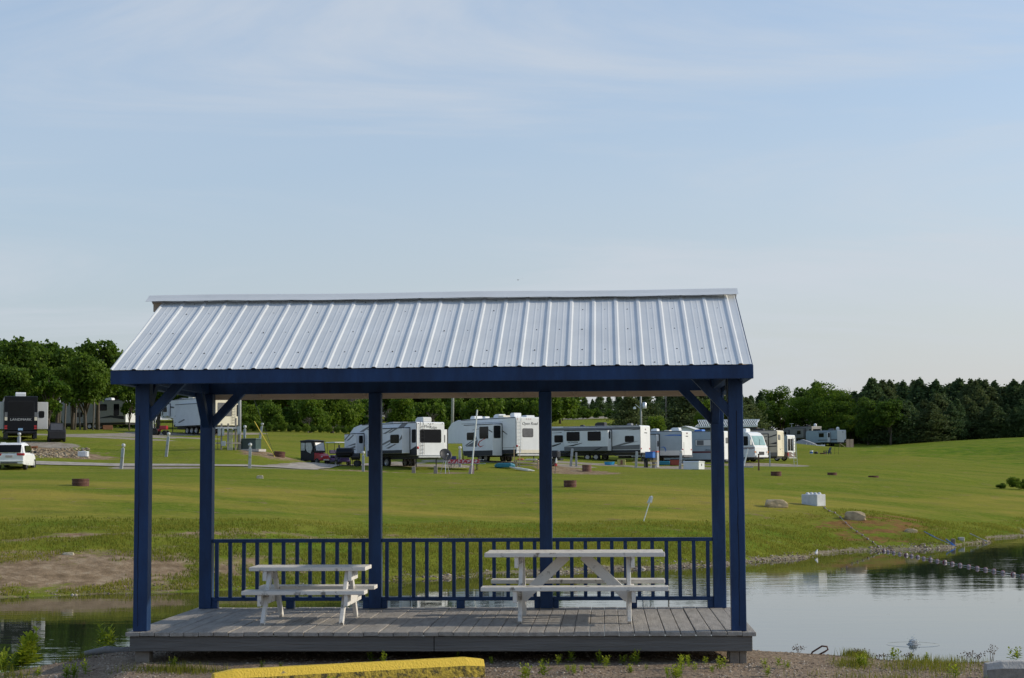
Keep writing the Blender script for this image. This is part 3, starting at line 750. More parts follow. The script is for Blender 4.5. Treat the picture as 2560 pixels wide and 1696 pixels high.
# ------------------------------------------------------------------ parking curbs
def curb(name, label, a, b, m_, h=.15, w=.17, z=None):
    a = Vector(a); b = Vector(b); d = (b - a); L = d.length; ang = math.atan2(d.y, d.x)
    o = MB(); n = 14; poly = [(-w / 2, 0), (-w / 2 + .012, h * .62), (-w * .26, h), (w * .26, h), (w / 2 - .012, h * .62), (w / 2, 0)]
    V = []; k = len(poly)
    for i in range(n + 1):
        s_ = L * i / n; e = .86 if i in (0, n) else 1
        for y, zz_ in poly: V.append((s_, y * e + pr.uniform(-.002, .002), zz_ * (e if zz_ > .1 else 1) + (pr.uniform(-.0015, .0015))))
    F_ = [(i * k + j, i * k + (j + 1) % k, (i + 1) * k + (j + 1) % k, (i + 1) * k + j) for i in range(n) for j in range(k)] + [list(range(k)), [n * k + j for j in range(k)]]
    o.add(V, F_)
    for i_ in range(n):
        for j in (0, 4): o.m[i_ * k + j] = 1
    ob = o.build(name, m_ if isinstance(m_, list) else [m_, m_], None, bevel=.006, seg=2); ob.location = a; ob.rotation_euler = (0, 0, ang); ob['label'] = label; ob['category'] = 'parking curb'; ob['group'] = 'parking curbs'; return ob
pa = at(528, 1687, 14.35); pb = at(1206, 1650, 15.2)
curb('parking_curb', 'long yellow painted concrete parking curb lying on the gravel', (pa.x + .03, pa.y - .10, H(pa.x, pa.y) - .005), (pb.x, pb.y, H(pb.x, pb.y) - .01), [yellow, mat('worn_yellow', (.10, .085, .03), .95, 0, .3, 22, col2=(.42, .31, .04), thr=(.40, .56), bump=.8, bscale=40)], h=.175)
pa = at(2462, 1646, 15.55)
curb('parking_curb', 'bare weathered concrete parking curb at the lower right corner', (pa.x, pa.y, H(pa.x, pa.y) - .005), (pa.x + 2.0, pa.y - .03, H(pa.x, pa.y) - .005), [concrete, mat('dark_concrete', (.20, .18, .155), .95, 0, .35, 8, bump=.6)], h=.165)

# ================================================================== TRAILERS AND MOTORHOMES
# local axes: rear (or facing end) at x = 0 looking to +x, near side at y = 0 looking to -y, body runs towards -x
def rv(name, label, cat, u, d, phi, L, Wd, zb, zt, kind='trailer', side=white, end=None, z=None, band=None, trim=charcoal, group='caravans and motorhomes on the campground'):
    azm = math.atan2(u - 1280, F); p = at(u, 1172, d); rot = R(phi) - azm
    c, s = math.cos(rot), math.sin(rot)
    if z is None:
        q = [(p.x + c * x - s * y, d + s * x + c * y) for x in (-L * .4, -L * .15) for y in (0, Wd)]
        z = sum(H(*t_) for t_ in q) / 4
    o = thing(name, label, cat, (p.x, d, z), rot, group)
    o['_'] = 0; del o['_']
    end = end or side
    if kind == 'fifth':
        prof_ = [(-.05, zb), (0, zb + .06), (0, zt - .06), (-.06, zt), (-L * .55, zt + .03), (-L + 1.9, zt - .03), (-L + .9, zt - .22), (-L + .35, zt - .62), (-L + .05, zt - 1.15), (-L, zt - 1.75), (-L + .25, zb + .98), (-L + 2.6, zb + .95), (-L + 2.75, zb)]
    elif kind == 'motorhome':
        prof_ = [(.02, zb), (.12, zb + .35), (.10, zb + 1.05), (-.02, zb + 1.18), (-.42, zt - .42), (-.75, zt - .12), (-1.15, zt), (-L + .1, zt), (-L, zt - .1), (-L, zb)]
    else:
        prof_ = [(-.03, zb), (0, zb + .05), (0, zt - .12), (-.05, zt - .03), (-.16, zt), (-L + .5, zt), (-L + .12, zt - .18), (-L, zt - .6), (-L + .06, zb + .35), (-L + .35, zb)]
    m = MB(); m.prism(prof_, 0, Wd, 'y', 0)
    for i, f in enumerate(m.f):
        if len(f) == 4:
            a, b = m.v[f[0]], m.v[f[3]]
            if min(a[0], b[0]) > -.12 and kind != 'motorhome': m.m[i] = 1
    o_ = m.build('body', [side, end], o, bevel=.035, seg=2)
    o['L'] = 0; del o['L']
    # roof edge trim, chassis
    if kind != 'motorhome':
        zr_ = zt - .05
        MB().box(-L * .78, -.10, -.012, .02, zr_ - .03, zr_ + .03).build('roof_trim', trim, o)
        MB().prism([(.004, zt - .10), (.018, zt - .10), (.018, zb + .04), (.004, zb + .04)], -.006, .03, 'y').build('corner_trim', trim, o)
    MB().box(-L + (3.0 if kind == 'fifth' else .6), -.15, .25, Wd - .25, zb - .22, zb - .001).build('chassis', black, o)
    return o
def window(par, face, a0, a1, z0, z1, m_=glass, r=.09, x=0, t_=.018, name='window', frame=True):
    poly = rrect(a0, a1, z0, z1, r)
    mb = MB()
    if face == 'side': mb.prism(poly, x - t_, x - .001, 'y')
    else: mb.prism(poly, x + .001, x + t_, 'x')
    ob = mb.build(name, m_, par)
    if frame:
        f = MB(); q = rrect(a0 - .035, a1 + .035, z0 - .035, z1 + .035, r + .03)
        if face == 'side': f.prism(q, x - t_ * .5, x - .0005, 'y')
        else: f.prism(q, x + .0005, x + t_ * .5, 'x')
        if par.parent is None: f.build('window_frame', black, ob)
    return ob
def band(par, face, a0, a1, z0, z1, m_, x=0, name='lower_band', t_=.007):
    mb = MB()
    if face == 'side': mb.box(a0, a1, x - t_, x - .001, z0, z1)
    else: mb.box(x + .001, x + t_, a0, a1, z0, z1)
    return mb.build(name, m_, par)
def swoosh(par, face, polys, m_, x=0, name='side_graphic'):
    mb = MB()
    for P in polys:
        if face == 'side': mb.prism(P, x - .010, x - .002, 'y')
        else: mb.prism(P, x + .002, x + .010, 'x')
    return mb.build(name, m_, par)
def slide(par, x0, x1, z0, z1, dep, m_=white, wins=(), endwins=(), trim=charcoal, y0=0, far=None, endm=None):
    """slide-out box from the near side; far = body width puts it on the far side"""
    ya, yb = (-dep, -.001) if far is None else (far + .001, far + dep)
    mb = MB().box(x0, x1, ya, yb, z0, z1)
    if endm: mb.m[3] = 1
    s_ = mb.build('slide_out', [m_, endm or m_], par, bevel=.02)
    for w_ in wins: window(s_, 'side', *w_, x=ya, name='window', frame=False)
    for w_ in endwins: window(s_, 'rear', ya + w_[0], ya + w_[1], w_[2], w_[3], x=x1, name='window', frame=False)
    t_ = .055
    if far is None:
        fr_ = MB().box(x0 - t_, x1 + t_, -.03, -.002, z1 + .002, z1 + t_ * 1.6).box(x1 + .002, x1 + t_ * 1.4, -.03, -.002, z0, z1).box(x0 - t_ * 1.4, x0 - .002, -.03, -.002, z0, z1)
        fr_.build('seal_trim', trim, s_)
        MB().box(x0 + .01, x1 - .01, ya - .02, ya + .03, z1 + .002, z1 + .05).build('awning_tube', trim, s_)
    return s_
def wheel(par, x, y, r, w=.22, rimm=alloy, spokes=6):
    Mx = Matrix.Translation((x, y, r)) @ Matrix.Rotation(R(90), 4, 'X')
    t_ = MB().lathe([(r * .62, -w / 2 + .02), (r * .9, -w / 2), (r, -w / 2 + .05), (r, w / 2 - .05), (r * .9, w / 2), (r * .62, w / 2 - .02)], 20, 0, Mx).build('wheel', rubber, par, smooth=True)
    rm = MB().lathe([(.001, w / 2 - .06), (r * .18, w / 2 - .03), (r * .22, w / 2 - .06), (r * .5, w / 2 - .055), (r * .62, w / 2 - .015), (r * .63, -w / 2 + .04)], 16, 0, Mx)
    for k in range(spokes):
        a = k * 2 * math.pi / spokes
        rm.box(r * .12, r * .58, -.03, .03, w / 2 - .055, w / 2 - .028, 0, Mx @ Matrix.Rotation(a, 4, 'Z'))
    rm.build('rim', rimm, t_)
    return t_
def axle(par, xs, Wd, r, rimm=alloy):
    for x in xs:
        for y in (.14, Wd - .14): wheel(par, x, y, r, rimm=rimm)
def aircon(par, x, y, zt, m_=white, l=.95, w=.65, h=.32):
    P = [(-l / 2, 0), (-l / 2 + .05, h * .65), (-l / 2 + .3, h), (l / 2 - .08, h), (l / 2, h * .7), (l / 2, 0)]
    MB().prism([(x + a, zt + b) for a, b in P], y - w / 2, y + w / 2, 'y').build('roof_air_conditioner', m_, par, bevel=.03, seg=2)
def vent(par, x, y, zt, m_=white, s=.42, h=.16):
    MB().prism([(x - s / 2, zt), (x - s * .42, zt + h * .8), (x - s * .2, zt + h), (x + s * .4, zt + h), (x + s / 2, zt)], y - s / 2, y + s / 2, 'y').build('roof_vent', m_, par, bevel=.02)
def rladder(par, y0, y1, z0, z1, m_=midgrey, x=.07):
    mb = MB()
    for y in (y0, y1): mb.tube([(x, y, z0), (x, y, z1 - .25), (x - .12, y + (.03 if y == y0 else -.03), z1 + .12)], .014, 6)
    z = z0 + .12
    while z < z1 - .1: mb.tube([(x, y0, z), (x, y1, z)], .012, 6); z += .28
    mb.build('ladder', m_, par)
def tail(par, y, z, r=.10, m_=redlens):
    MB().lathe([(r, 0), (r, .02), (r * .7, .04), (.001, .045)], 14, 0, Matrix.Translation((.002, y, z)) @ Matrix.Rotation(R(90), 4, 'Y')).build('tail_light', m_, par, smooth=True)
def markers(par, Wd, z, m_=redlens):
    mb = MB()
    for y in (.18, Wd * .42, Wd * .5, Wd * .58, Wd - .18): mb.box(.002, .03, y - .04, y + .04, z - .018, z + .018)
    mb.build('marker_lights', m_, par)
def bumper(par, Wd, z, m_=silver): MB().box(.01, .15, .12, Wd - .12, z - .09, z + .05).build('bumper', m_, par, bevel=.02)
def jack(par, x, ys, zb):
    for y in ys: MB().tube([(x, y, .0), (x, y, zb)], .045, 8).box(x - .12, x + .12, y - .12, y + .12, 0, .02).build('stabiliser_leg', black, par)

# -- fifth wheel with chevron graphics (centre left)
o = rv('fifth_wheel_trailer', 'white fifth wheel with grey chevron graphics and a big dark rear window', 'caravan', 1041.5, 125, -57, 10.0, 2.5, .85, 3.38, 'fifth', lapwhite, white, z=None)
E1 = o
window(o, 'rear', .33, 2.18, 1.86, 2.8)
window(o, 'side', -.62, -.1, 1.86, 2.8)
s_ = slide(o, -5.9, -.92, 1.05, 2.92, .68, lapwhite, wins=[(-2.57, -1.35, 1.82, 2.46)])
swoosh(s_, 'side', [[(-3.7, 2.55), (-2.4, 2.9), (-2.15, 2.9), (-3.2, 2.55)], [(-2.9, 2.6), (-1.95, 2.9), (-1.55, 2.9), (-2.5, 2.62)], [(-3.9, 1.75), (-2.62, 2.1), (-2.62, 1.95), (-3.6, 1.70)], [(-3.4, 1.55), (-2.6, 1.85), (-2.6, 1.75)], [(-3.2, 1.45), (-2.0, 1.75), (-1.7, 1.75), (-2.8, 1.42)], [(-1.3, 2.1), (-.94, 2.45), (-.94, 2.15), (-1.3, 1.98)]], midgrey, x=-.68)
band(s_, 'side', -5.88, -.94, 1.06, 1.30, charcoal, x=-.68)
s_ = slide(o, -9.3, -7.5, 1.12, 2.62, .72, lapwhite, endwins=[(.25, .60, 1.9, 2.5)])
swoosh(s_, 'side', [[(-9.3, 2.2), (-8.6, 2.6), (-8.4, 2.6), (-9.2, 2.15)], [(-9.0, 2.1), (-8.0, 2.55), (-7.8, 2.55), (-8.6, 2.15)], [(-9.1, 1.65), (-7.6, 1.92), (-7.6, 1.78)], [(-8.9, 1.5), (-7.6, 1.72), (-7.6, 1.55)], [(-8.6, 1.42), (-7.6, 1.48), (-7.6, 1.40)]], midgrey, x=-.72)
MB().box(-9.05, -7.8, -.735, -.722, 1.15, 1.45).build('hatch', lapwhite, s_)
swoosh(o, 'side', [[(-2.6, 2.98), (-2.0, 3.3), (-1.2, 3.3), (-1.8, 2.98)]], midgrey); swoosh(o, 'side', [[(-8.2, 2.8), (-6.9, 3.2), (-6.5, 3.2), (-7.6, 2.8)]], midgrey)
band(o, 'side', -7.0, -.01, .86, 1.22, charcoal)
swoosh(o, 'side', [[(-1.1, 1.22), (-.02, 1.6), (-.02, 1.22)]], charcoal)
s_ = slide(o, -4.6, -.55, 1.0, 2.85, .62, white, far=2.5, endwins=[(.02, .42, 1.85, 2.45)])
MB().box(-.58, -.545, 3.13, 3.2, .7, 2.88).build('seal_trim', charcoal, s_)
rladder(o, .33, .62, .95, 3.35, charcoal); tail(o, .13, 1.46); markers(o, 2.5, 3.26, charcoal)
lettering('Mesa', .30, midgrey, o, M_rear(.004, .98, 3.05), shear=.2); lettering('Ridge', .30, midgrey, o, M_rear(.004, 1.48, 2.97), shear=.2)
MB().prism([(1.12, 3.17), (1.2, 3.2), (1.3, 3.17), (1.2, 3.13)], .002, .008, 'x').build('emblem', charcoal, o)
bumper(o, 2.45, .80, silver); axle(o, (-5.15, -4.3), 2.5, .40)
aircon(o, -.9, 1.2, 3.4, offwhite, 1.1, .75, .36); vent(o, -5.2, 1.4, 3.38, midgrey, .8, .14); vent(o, -3.3, 1.0, 3.38, midgrey, .5, .1)
jack(o, -8.0, (.2, 2.3), 1.8); jack(o, -.6, (.35, 2.15), .85)

# -- fifth wheel lettered Open Road (centre)
o = rv('fifth_wheel_trailer', 'tall white fifth wheel with red and grey swoosh and script lettering on its rear', 'caravan', 1290, 136, -57, 11.0, 2.5, .68, 3.66, 'fifth', white, white)
s_ = slide(o, -6.6, -2.06, .55, 3.1, .92, white, wins=[(-6.1, -4.8, 1.87, 2.5), (-4.1, -2.72, 1.95, 2.95)], endwins=[(.10, .76, 1.97, 3.0)])
band(s_, 'side', -6.58, -2.08, .56, .98, charcoal, x=-.92)
swoosh(s_, 'side', [[(-6.3, 1.35), (-4.7, 1.8), (-4.4, 1.9), (-4.5, 1.3)], [(-6.4, 1.45), (-5.2, 1.85), (-5.0, 1.85), (-6.2, 1.4)], [(-5.2, 2.72), (-4.2, 2.8), (-4.2, 2.75), (-5.2, 2.68)], [(-4.75, 1.9), (-4.62, 2.2), (-4.5, 1.9)]], midgrey, x=-.92)
swoosh(s_, 'side', [[(-4.4, 1.45), (-4.15, 1.75), (-3.4, 1.95), (-2.9, 1.98), (-3.5, 1.88), (-4.05, 1.68), (-4.2, 1.5), (-4.05, 1.33), (-3.4, 1.4), (-4.0, 1.24)]], redlens, x=-.92)
swoosh(s_, 'side', [[(-2.68, 2.7), (-2.1, 2.5), (-2.1, 2.42), (-2.68, 2.62)]], charcoal, x=-.92)
swoosh(o, 'side', [[(-2.0, 2.62), (-1.25, 2.28), (-1.3, 2.25), (-2.0, 2.52)]], charcoal)
band(o, 'side', -8.2, -.01, .69, 1.02, charcoal); band(o, 'side', -7.6, -.02, 1.16, 1.19, midgrey, name='pinstripe')
band(o, 'side', -8.5, -1.9, 3.28, 3.31, midgrey, name='pinstripe')
window(o, 'rear', .68, 1.66, 2.05, 2.7, greyglass)
lettering('Open Road', .34, charcoal, o, M_rear(.004, 1.36, 3.12), shear=.3, sx=.95)
lettering('G', .5, charcoal, o, M_side(-7.0, -.004, 2.9)); lettering('Open', .26, charcoal, o, M_side(-7.2, -.004, 2.55), shear=.3)
swoosh(o, 'side', [[(-7.6, 2.05), (-6.7, 2.16), (-6.7, 2.08), (-7.6, 2.0)]], redlens)
markers(o, 2.5, 3.5); tail(o, .12, 1.3, .09); rladder(o, .2, .55, .9, 3.6, offwhite); bumper(o, 2.5, .60, offwhite)
band(o, 'rear', .5, 2.4, .74, 1.0, warmwhite, name='stained_panel')
aircon(o, -4.4, 1.25, 3.69); vent(o, -8.0, 1.2, 3.66, white, .8, .3); vent(o, -2.0, 1.3, 3.69, white, .7, .36); vent(o, -6.6, 1.3, 3.69, white, .45, .2); vent(o, -.6, 1.6, 3.67, white, .8, .14); vent(o, -3.0, .9, 3.69, warmwhite, .9, .18)
axle(o, (-5.6, -4.7), 2.5, .40); jack(o, -8.6, (.2, 2.3), 1.6); jack(o, -.7, (.3, 2.2), .68)

# -- long travel trailer lettered PIONEER
o = rv('travel_trailer', 'long white and grey travel trailer with two dark windows in its wide slide-out', 'caravan', 1601.6, 160, -23, 10.4, 2.44, .72, 3.35, 'trailer', lapwhite, white)
s_ = slide(o, -7.65, -3.0, .94, 2.9, .85, lapwhite, wins=[(-7.37, -5.97, 1.91, 2.8), (-5.13, -3.73, 1.91, 2.8)], endwins=[(.22, .60, 2.1, 2.8)], trim=black)
lettering('PIONEER', .24, charcoal, s_, M_side(-6.7, -.854, 1.77), sx=1.15)
band(s_, 'side', -7.63, -3.02, .95, 1.36, midgrey, x=-.85)
swoosh(s_, 'side', [[(-7.6, 1.40), (-5.7, 1.72), (-5.7, 1.69), (-6.7, 1.42)]], charcoal, x=-.85); swoosh(s_, 'side', [[(-4.6, .98), (-3.7, 1.30), (-3.5, 1.30), (-4.3, .98)]], charcoal, x=-.85)
band(o, 'side', -10.0, -.02, 2.95, 3.2, midgrey, name='upper_band'); band(o, 'side', -10.0, -.01, .73, 1.0, charcoal)
swoosh(o, 'side', [[(-2.95, 1.05), (-2.95, 1.35), (-1.6, 1.7), (-.2, 1.82), (-1.2, 1.62), (-2.1, 1.42), (-.05, 1.50), (-.05, 1.05)]], midgrey)
swoosh(o, 'side', [[(-2.2, 1.4), (-.9, 1.75), (-.1, 1.84), (-1.0, 1.68)], [(-1.4, 2.86), (-.05, 3.02), (-.05, 2.94)], [(-9.9, 1.4), (-8.4, 1.75), (-8.4, 1.66), (-9.2, 1.4)], [(-9.9, 2.72), (-8.3, 2.8), (-8.3, 2.75)]], charcoal)
window(o, 'side', -1.57, -.68, 1.78, 2.32); window(o, 'side', -9.07, -8.2, 1.83, 2.48)
lettering('PIONEER', .17, midgrey, o, M_rear(.004, 1.35, 2.63)); MB().prism([(1.1, 3.02), (1.45, 3.02), (1.28, 2.86)], .002, .008, 'x').build('emblem', maroon, o)
tail(o, .2, 1.12, .08); tail(o, 2.24, 1.12, .08)
aircon(o, -4.6, 1.1, 3.36, black, 1.05, .65, .36); vent(o, -6.6, 1.2, 3.36, charcoal, .4, .14); vent(o, -1.6, 1.3, 3.36, midgrey, .5, .22)
MB().tube([(-1.2, 1.9, 3.3), (-1.2, 1.9, 3.5)], .03).build('antenna', offwhite, o)
axle(o, (-5.6, -4.7), 2.44, .36); bumper(o, 2.4, .62, black); jack(o, -.8, (.3, 2.1), .72); jack(o, -8.6, (.3, 2.1), .72)

# -- small trailer with blue stripe
o = rv('travel_trailer', 'short pale grey travel trailer with blue swoosh and white rear behind the white chest', 'caravan', 1705.5, 163, -24, 7.6, 2.44, .68, 3.08, 'trailer', bluegrey, white)
slide(o, -5.2, -2.42, .55, 2.72, .55, bluegrey, trim=black, endm=white, endwins=[(.12, .42, 1.55, 2.1)])
swoosh(o, 'side', [[(-1.95, 2.6), (-1.2, 2.72), (-.02, 2.70), (-.02, 2.56), (-.8, 2.60)]], bluep); swoosh(o, 'side', [[(-2.3, 1.48), (-1.9, 1.46), (-1.75, 1.2), (-1.82, 1.0), (-1.65, 1.2), (-1.78, 1.5), (-2.0, 1.55)]], bluep)
band(o, 'side', -7.0, -.02, .69, 1.16, offwhite, name='lower_band')
MB().prism([(.45, .72), (.45, 1.95), (.49, 1.95), (.49, .72)], .003, .012, 'x').build('hatch_line', charcoal, o)
MB().prism([(1.0, 2.9), (1.5, 2.9), (1.25, 2.72)], .002, .008, 'x').build('emblem', maroon, o); MB().box(.002, .006, .95, 1.5, 2.5, 2.6).build('emblem', midgrey, o)
tail(o, .2, 1.25, .085); tail(o, 2.2, 1.25, .085); aircon(o, -3.4, 1.2, 3.08, white, .7, .6, .26); vent(o, -2.0, 1.2, 3.08, warmwhite, .6, .1); axle(o, (-4.1, -3.3), 2.44, .34); bumper(o, 2.4, .6, midgrey)
# -- older trailer with maroon stripe
o = rv('travel_trailer', 'older pale blue-grey trailer with a maroon stripe and white curtained window', 'caravan', 1811, 167, -20, 8.0, 2.44, .45, 3.3, 'trailer', bluegrey, white)
band(o, 'side', -7.8, -.02, 1.12, 1.3, maroon, name='stripe')
window(o, 'side', -3.02, -1.0, 1.85, 2.42, offwhite, .05); window(o, 'side', -2.86, -2.14, 1.9, 2.38, greyglass, .03, t_=.026)
window(o, 'rear', .5, 1.1, 2.1, 2.6, greyglass); swoosh(o, 'side', [[(-2.1, 1.38), (-1.9, 1.46), (-1.3, 1.42), (-1.3, 1.36)]], charcoal)
aircon(o, -5.6, 1.2, 3.3, white, 1.0, .7, .42); vent(o, -3.0, 1.2, 3.3, bluep, .9, .2); axle(o, (-4.4,), 2.44, .36); bumper(o, 2.4, .4, midgrey)
# -- motorhome facing right
o = rv('motorhome', 'white motorhome with a sloping windscreen and thin maroon stripe beside the right-hand post', 'motorhome', 1886, 173, -32, 9.5, 2.5, .48, 3.12, 'motorhome', white, white)
MB().prism([(-.03, 1.72), (-.40, 2.66), (-.385, 2.70), (-.01, 1.72)], .18, 2.32, 'y').build('windscreen', tealglass, o)
mb = MB(); mb.bar((.0, 1.1, 1.74), (-.25, 1.5, 2.35), .02, .05); mb.build('wiper', black, o)
window(o, 'side', -1.75, -.75, 1.72, 2.62, glass); band(o, 'side', -9.0, .02, 1.38, 1.48, maroon, name='stripe'); band(o, 'side', -9.0, -.2, 1.3, 1.34, midgrey, name='pinstripe')
for y in (.25, 2.25):
    MB().lathe([(.14, 0), (.14, .03), (.1, .05), (.001, .055)], 12, 0, Matrix.Translation((.112, y, 1.02)) @ Matrix.Rotation(R(90), 4, 'Y')).build('headlight', vinyl, o)
    MB().box(.10, .135, y - (.32 if y < 1 else -.16), y - (.16 if y < 1 else -.32), .94, 1.1).build('turn_signal', amber, o)
MB().box(.105, .14, .75, 1.75, .72, 1.05).build('grille', charcoal, o); MB().box(.06, .24, .1, 2.4, .46, .68).build('bumper', white, o, bevel=.03)
for y, s in ((-.25, 1), (2.75, 1)): MB().box(-.35, -.2, y - .12, y + .12, 1.75, 2.3).tube([(-.3, .05 if y < 0 else 2.45, 1.95), (-.28, y, 1.95)], .03).build('wing_mirror', black if y > 0 else offwhite, o, bevel=.03)
aircon(o, -2.0, 1.25, 3.12, white, 1.1, .8, .36); axle(o, (-1.6, -6.6), 2.5, .42, silver)
# -- beige trailer
o = rv('travel_trailer', 'beige travel trailer with dark sweeping stripes and a cream rear, behind the motorhome', 'caravan', 1944, 178, -17, 10, 2.44, .52, 3.3, 'trailer', beige, warmwhite)
slide(o, -6.0, -.98, .82, 2.86, .28, beige, trim=black)
swoosh(o, 'side', [[(-.92, 2.60), (-.05, 2.88), (-.05, 2.74), (-.92, 2.5)]], charcoal); swoosh(o, 'side', [[(-.92, 1.82), (-.05, 2.05), (-.05, 1.82)], [(-.92, 1.62), (-.05, 1.66), (-.05, 1.56), (-.92, 1.52)]], charcoal)
swoosh(o, 'side', [[(-3.2, 2.42), (-1.0, 2.66), (-1.0, 2.58), (-3.2, 2.34)], [(-3.2, 1.62), (-1.0, 1.72), (-1.0, 1.66), (-3.2, 1.55)]], charcoal, x=-.28)
band(o, 'side', -.9, -.02, .53, .94, midgrey); window(o, 'rear', .35, 1.15, 2.3, 2.78, greyglass); rladder(o, 1.85, 2.25, .7, 3.1, warmwhite)
MB().prism([(.9, 1.35), (1.15, 1.18), (1.4, 1.35), (1.4, 1.4), (1.15, 1.25), (.9, 1.4)], .002, .008, 'x').build('emblem', midgrey, o)
aircon(o, -2.4, 1.3, 3.2, black, 1.2, .7, .3); MB().tube([(-4.2, .4, 3.2), (-4.2, .4, 3.75)], .03).build('antenna', white, o); axle(o, (-5, -4.1), 2.44, .36)
# -- small camper with ladder
o = rv('truck_camper', 'narrow white camper with tall dark rear windows over a brown pickup tailgate', 'camper', 1969, 187, -24, 6.0, 2.2, .95, 2.9, 'trailer', bluegrey, white)
window(o, 'rear', .22, .80, 1.15, 2.42, glass, .03); window(o, 'rear', .95, 1.72, 1.15, 2.42, glass, .03)
MB().box(-.4, .03, .02, 2.18, .38, .94).build('tailgate', mat('brown_paint', (.16, .11, .095), .35), o, bevel=.03); MB().box(.031, .06, .02, .2, .55, .92).build('tail_light', redlens, o); MB().box(.02, .16, .1, 2.1, .28, .40).build('bumper', silver, o)
swoosh(o, 'rear', [[(.9, .98), (1.5, .8), (1.9, .85), (1.4, 1.0)], [(.8, .75), (1.4, .52), (1.9, .5), (1.5, .68)]], white, x=.03, name='rear_graphic'); axle(o, (-1.3,), 2.2, .36)
# -- far pair
o = rv('fifth_wheel_trailer', 'taupe fifth wheel with a large dark rear window before the big round tree', 'caravan', 2031, 352, -56, 11, 2.5, .75, 3.35, 'fifth', taupe, beige)
window(o, 'rear', .38, 2.2, 1.7, 2.75); window(o, 'side', -.9, -.2, 1.6, 2.75)
s_ = slide(o, -7.4, -2.3, 1.0, 2.95, .6, taupe, wins=[(-4.6, -3.2, 1.75, 2.5)]); slide(o, -10.2, -8.4, 1.3, 2.7, .5, taupe, wins=[(-9.6, -8.8, 1.8, 2.4)])
MB().lathe([(.001, .62), (.2, .58), (.32, .4), (.34, .1), (.3, 0)], 16, 0, Matrix.Translation((-1.0, 1.6, 3.36))).build('satellite_dome', white, o, smooth=True)
aircon(o, .0 - 3.0, 1.2, 3.38, black); aircon(o, -7.0, 1.2, 3.38, black); MB().tube([(-9, 1, 3.3), (-9, 1, 4.1)], .05).box(-9.5, -8.5, .8, 1.2, 4.1, 4.18).build('antenna', offwhite, o); axle(o, (-6, -5.1), 2.5, .4)
o = rv('travel_trailer', 'distant pale blue and white travel trailer with a spare wheel on its rear', 'caravan', 2094.5, 345, -47, 9.5, 2.5, .75, 3.3, 'trailer', bluegrey, white)
s_ = slide(o, -4.9, -2.0, .8, 2.85, .8, bluegrey, wins=[(-4.6, -3.1, 1.85, 2.7)], endwins=[(.14, .62, 1.8, 2.7)], endm=white)
band(s_, 'side', -4.9, -2.0, 1.15, 1.35, midgrey, x=-.8, name='stripe'); band(o, 'side', -1.9, -.02, 1.15, 1.45, midgrey, name='stripe')
MB().lathe([(.001, .62), (.2, .58), (.32, .4), (.34, .1), (.3, 0)], 16, 0, Matrix.Translation((-.4, .6, 3.3))).build('satellite_dome', white, o, smooth=True)
rladder(o, .3, .65, .9, 3.3, offwhite); aircon(o, -3.2, 1.3, 3.3, midgrey); axle(o, (-4.6, -3.8), 2.5, .36)
sw = MB().lathe([(.2, -.1), (.36, -.1), (.36, .1), (.2, .1)], 16, 0, Matrix.Translation((.12, 2.25, .95)) @ Matrix.Rotation(R(90), 4, 'Y')).build('spare_wheel', rubber, o); MB().lathe([(.001, .09), (.2, .09), (.2, -.05)], 12, 0, Matrix.Translation((.12, 2.25, .95)) @ Matrix.Rotation(R(90), 4, 'Y')).build('rim', silver, sw)
lettering('N', .4, charcoal, o, M_rear(.004, 1.55, 2.85))

# -- black trailer at the far left, seen straight from behind
o = rv('fifth_wheel_trailer', 'fifth wheel with an all black rear and cream slide-outs on both sides', 'caravan', 8.5, 131, -89, 11, 2.5, .62, 3.36, 'fifth', blackpaint, blackpaint)
window(o, 'rear', .28, 2.22, 1.75, 2.95, glass, .12)
slide(o, -6, -1.2, .8, 2.95, .84, offwhite, far=2.5, endwins=[(.13, .56, 1.7, 2.24)]); slide(o, -6, -1.2, .8, 2.95, .84, offwhite)
lettering('LANDMARK', .27, silver, o, M_rear(.022, 1.25, 1.52), sx=1.12)
for y in (.02, 2.27): band(o, 'rear', y, y + .21, 1.45, 1.72, warmwhite, name='corner_panel'); band(o, 'rear', y, y + .21, 1.74, 2.1, midgrey, name='corner_panel')
for y in (.03, 2.25):
    for z in (.78, .95): band(o, 'rear', y, y + .2, z, z + .12, redlens, name='tail_light', t_=.02)
MB().box(.003, .02, 1.05, 1.4, .68, .85).build('number_plate', mat('plate_blue', (.25, .42, .62), .5), o)
aircon(o, -2.2, 1.25, 3.36, white, .9, .78, .38); axle(o, (-5, -4.2), 2.5, .42); bumper(o, 2.5, .56, black); jack(o, -1.4, (.2, 2.3), .62)
for x in (-.3,): MB().box(x - .2, x + .2, .02, .3, .05, .6).box(x - .2, x + .2, 2.2, 2.48, .05, .6).build('mud_flap', black, o)
# -- trailer behind the left trees
o = rv('travel_trailer', 'grey travel trailer with a white rear, half hidden behind tree trunks', 'caravan', 312, 196, -34, 9.0, 2.5, .75, 3.4, 'trailer', mat('trailer_grey_panel', (.33, .33, .31), .5), white)  # side panels are one plain grey, rear is white
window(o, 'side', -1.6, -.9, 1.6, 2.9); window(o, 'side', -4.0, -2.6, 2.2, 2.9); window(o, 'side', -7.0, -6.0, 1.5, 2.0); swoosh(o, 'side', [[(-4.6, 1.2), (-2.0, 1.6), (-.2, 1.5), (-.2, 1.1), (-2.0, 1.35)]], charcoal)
MB().box(.002, .02, 1.0, 2.2, .9, 1.7).build('hatch', offwhite, o); axle(o, (-5, -4.1), 2.5, .38); aircon(o, -3, 1.2, 3.4)
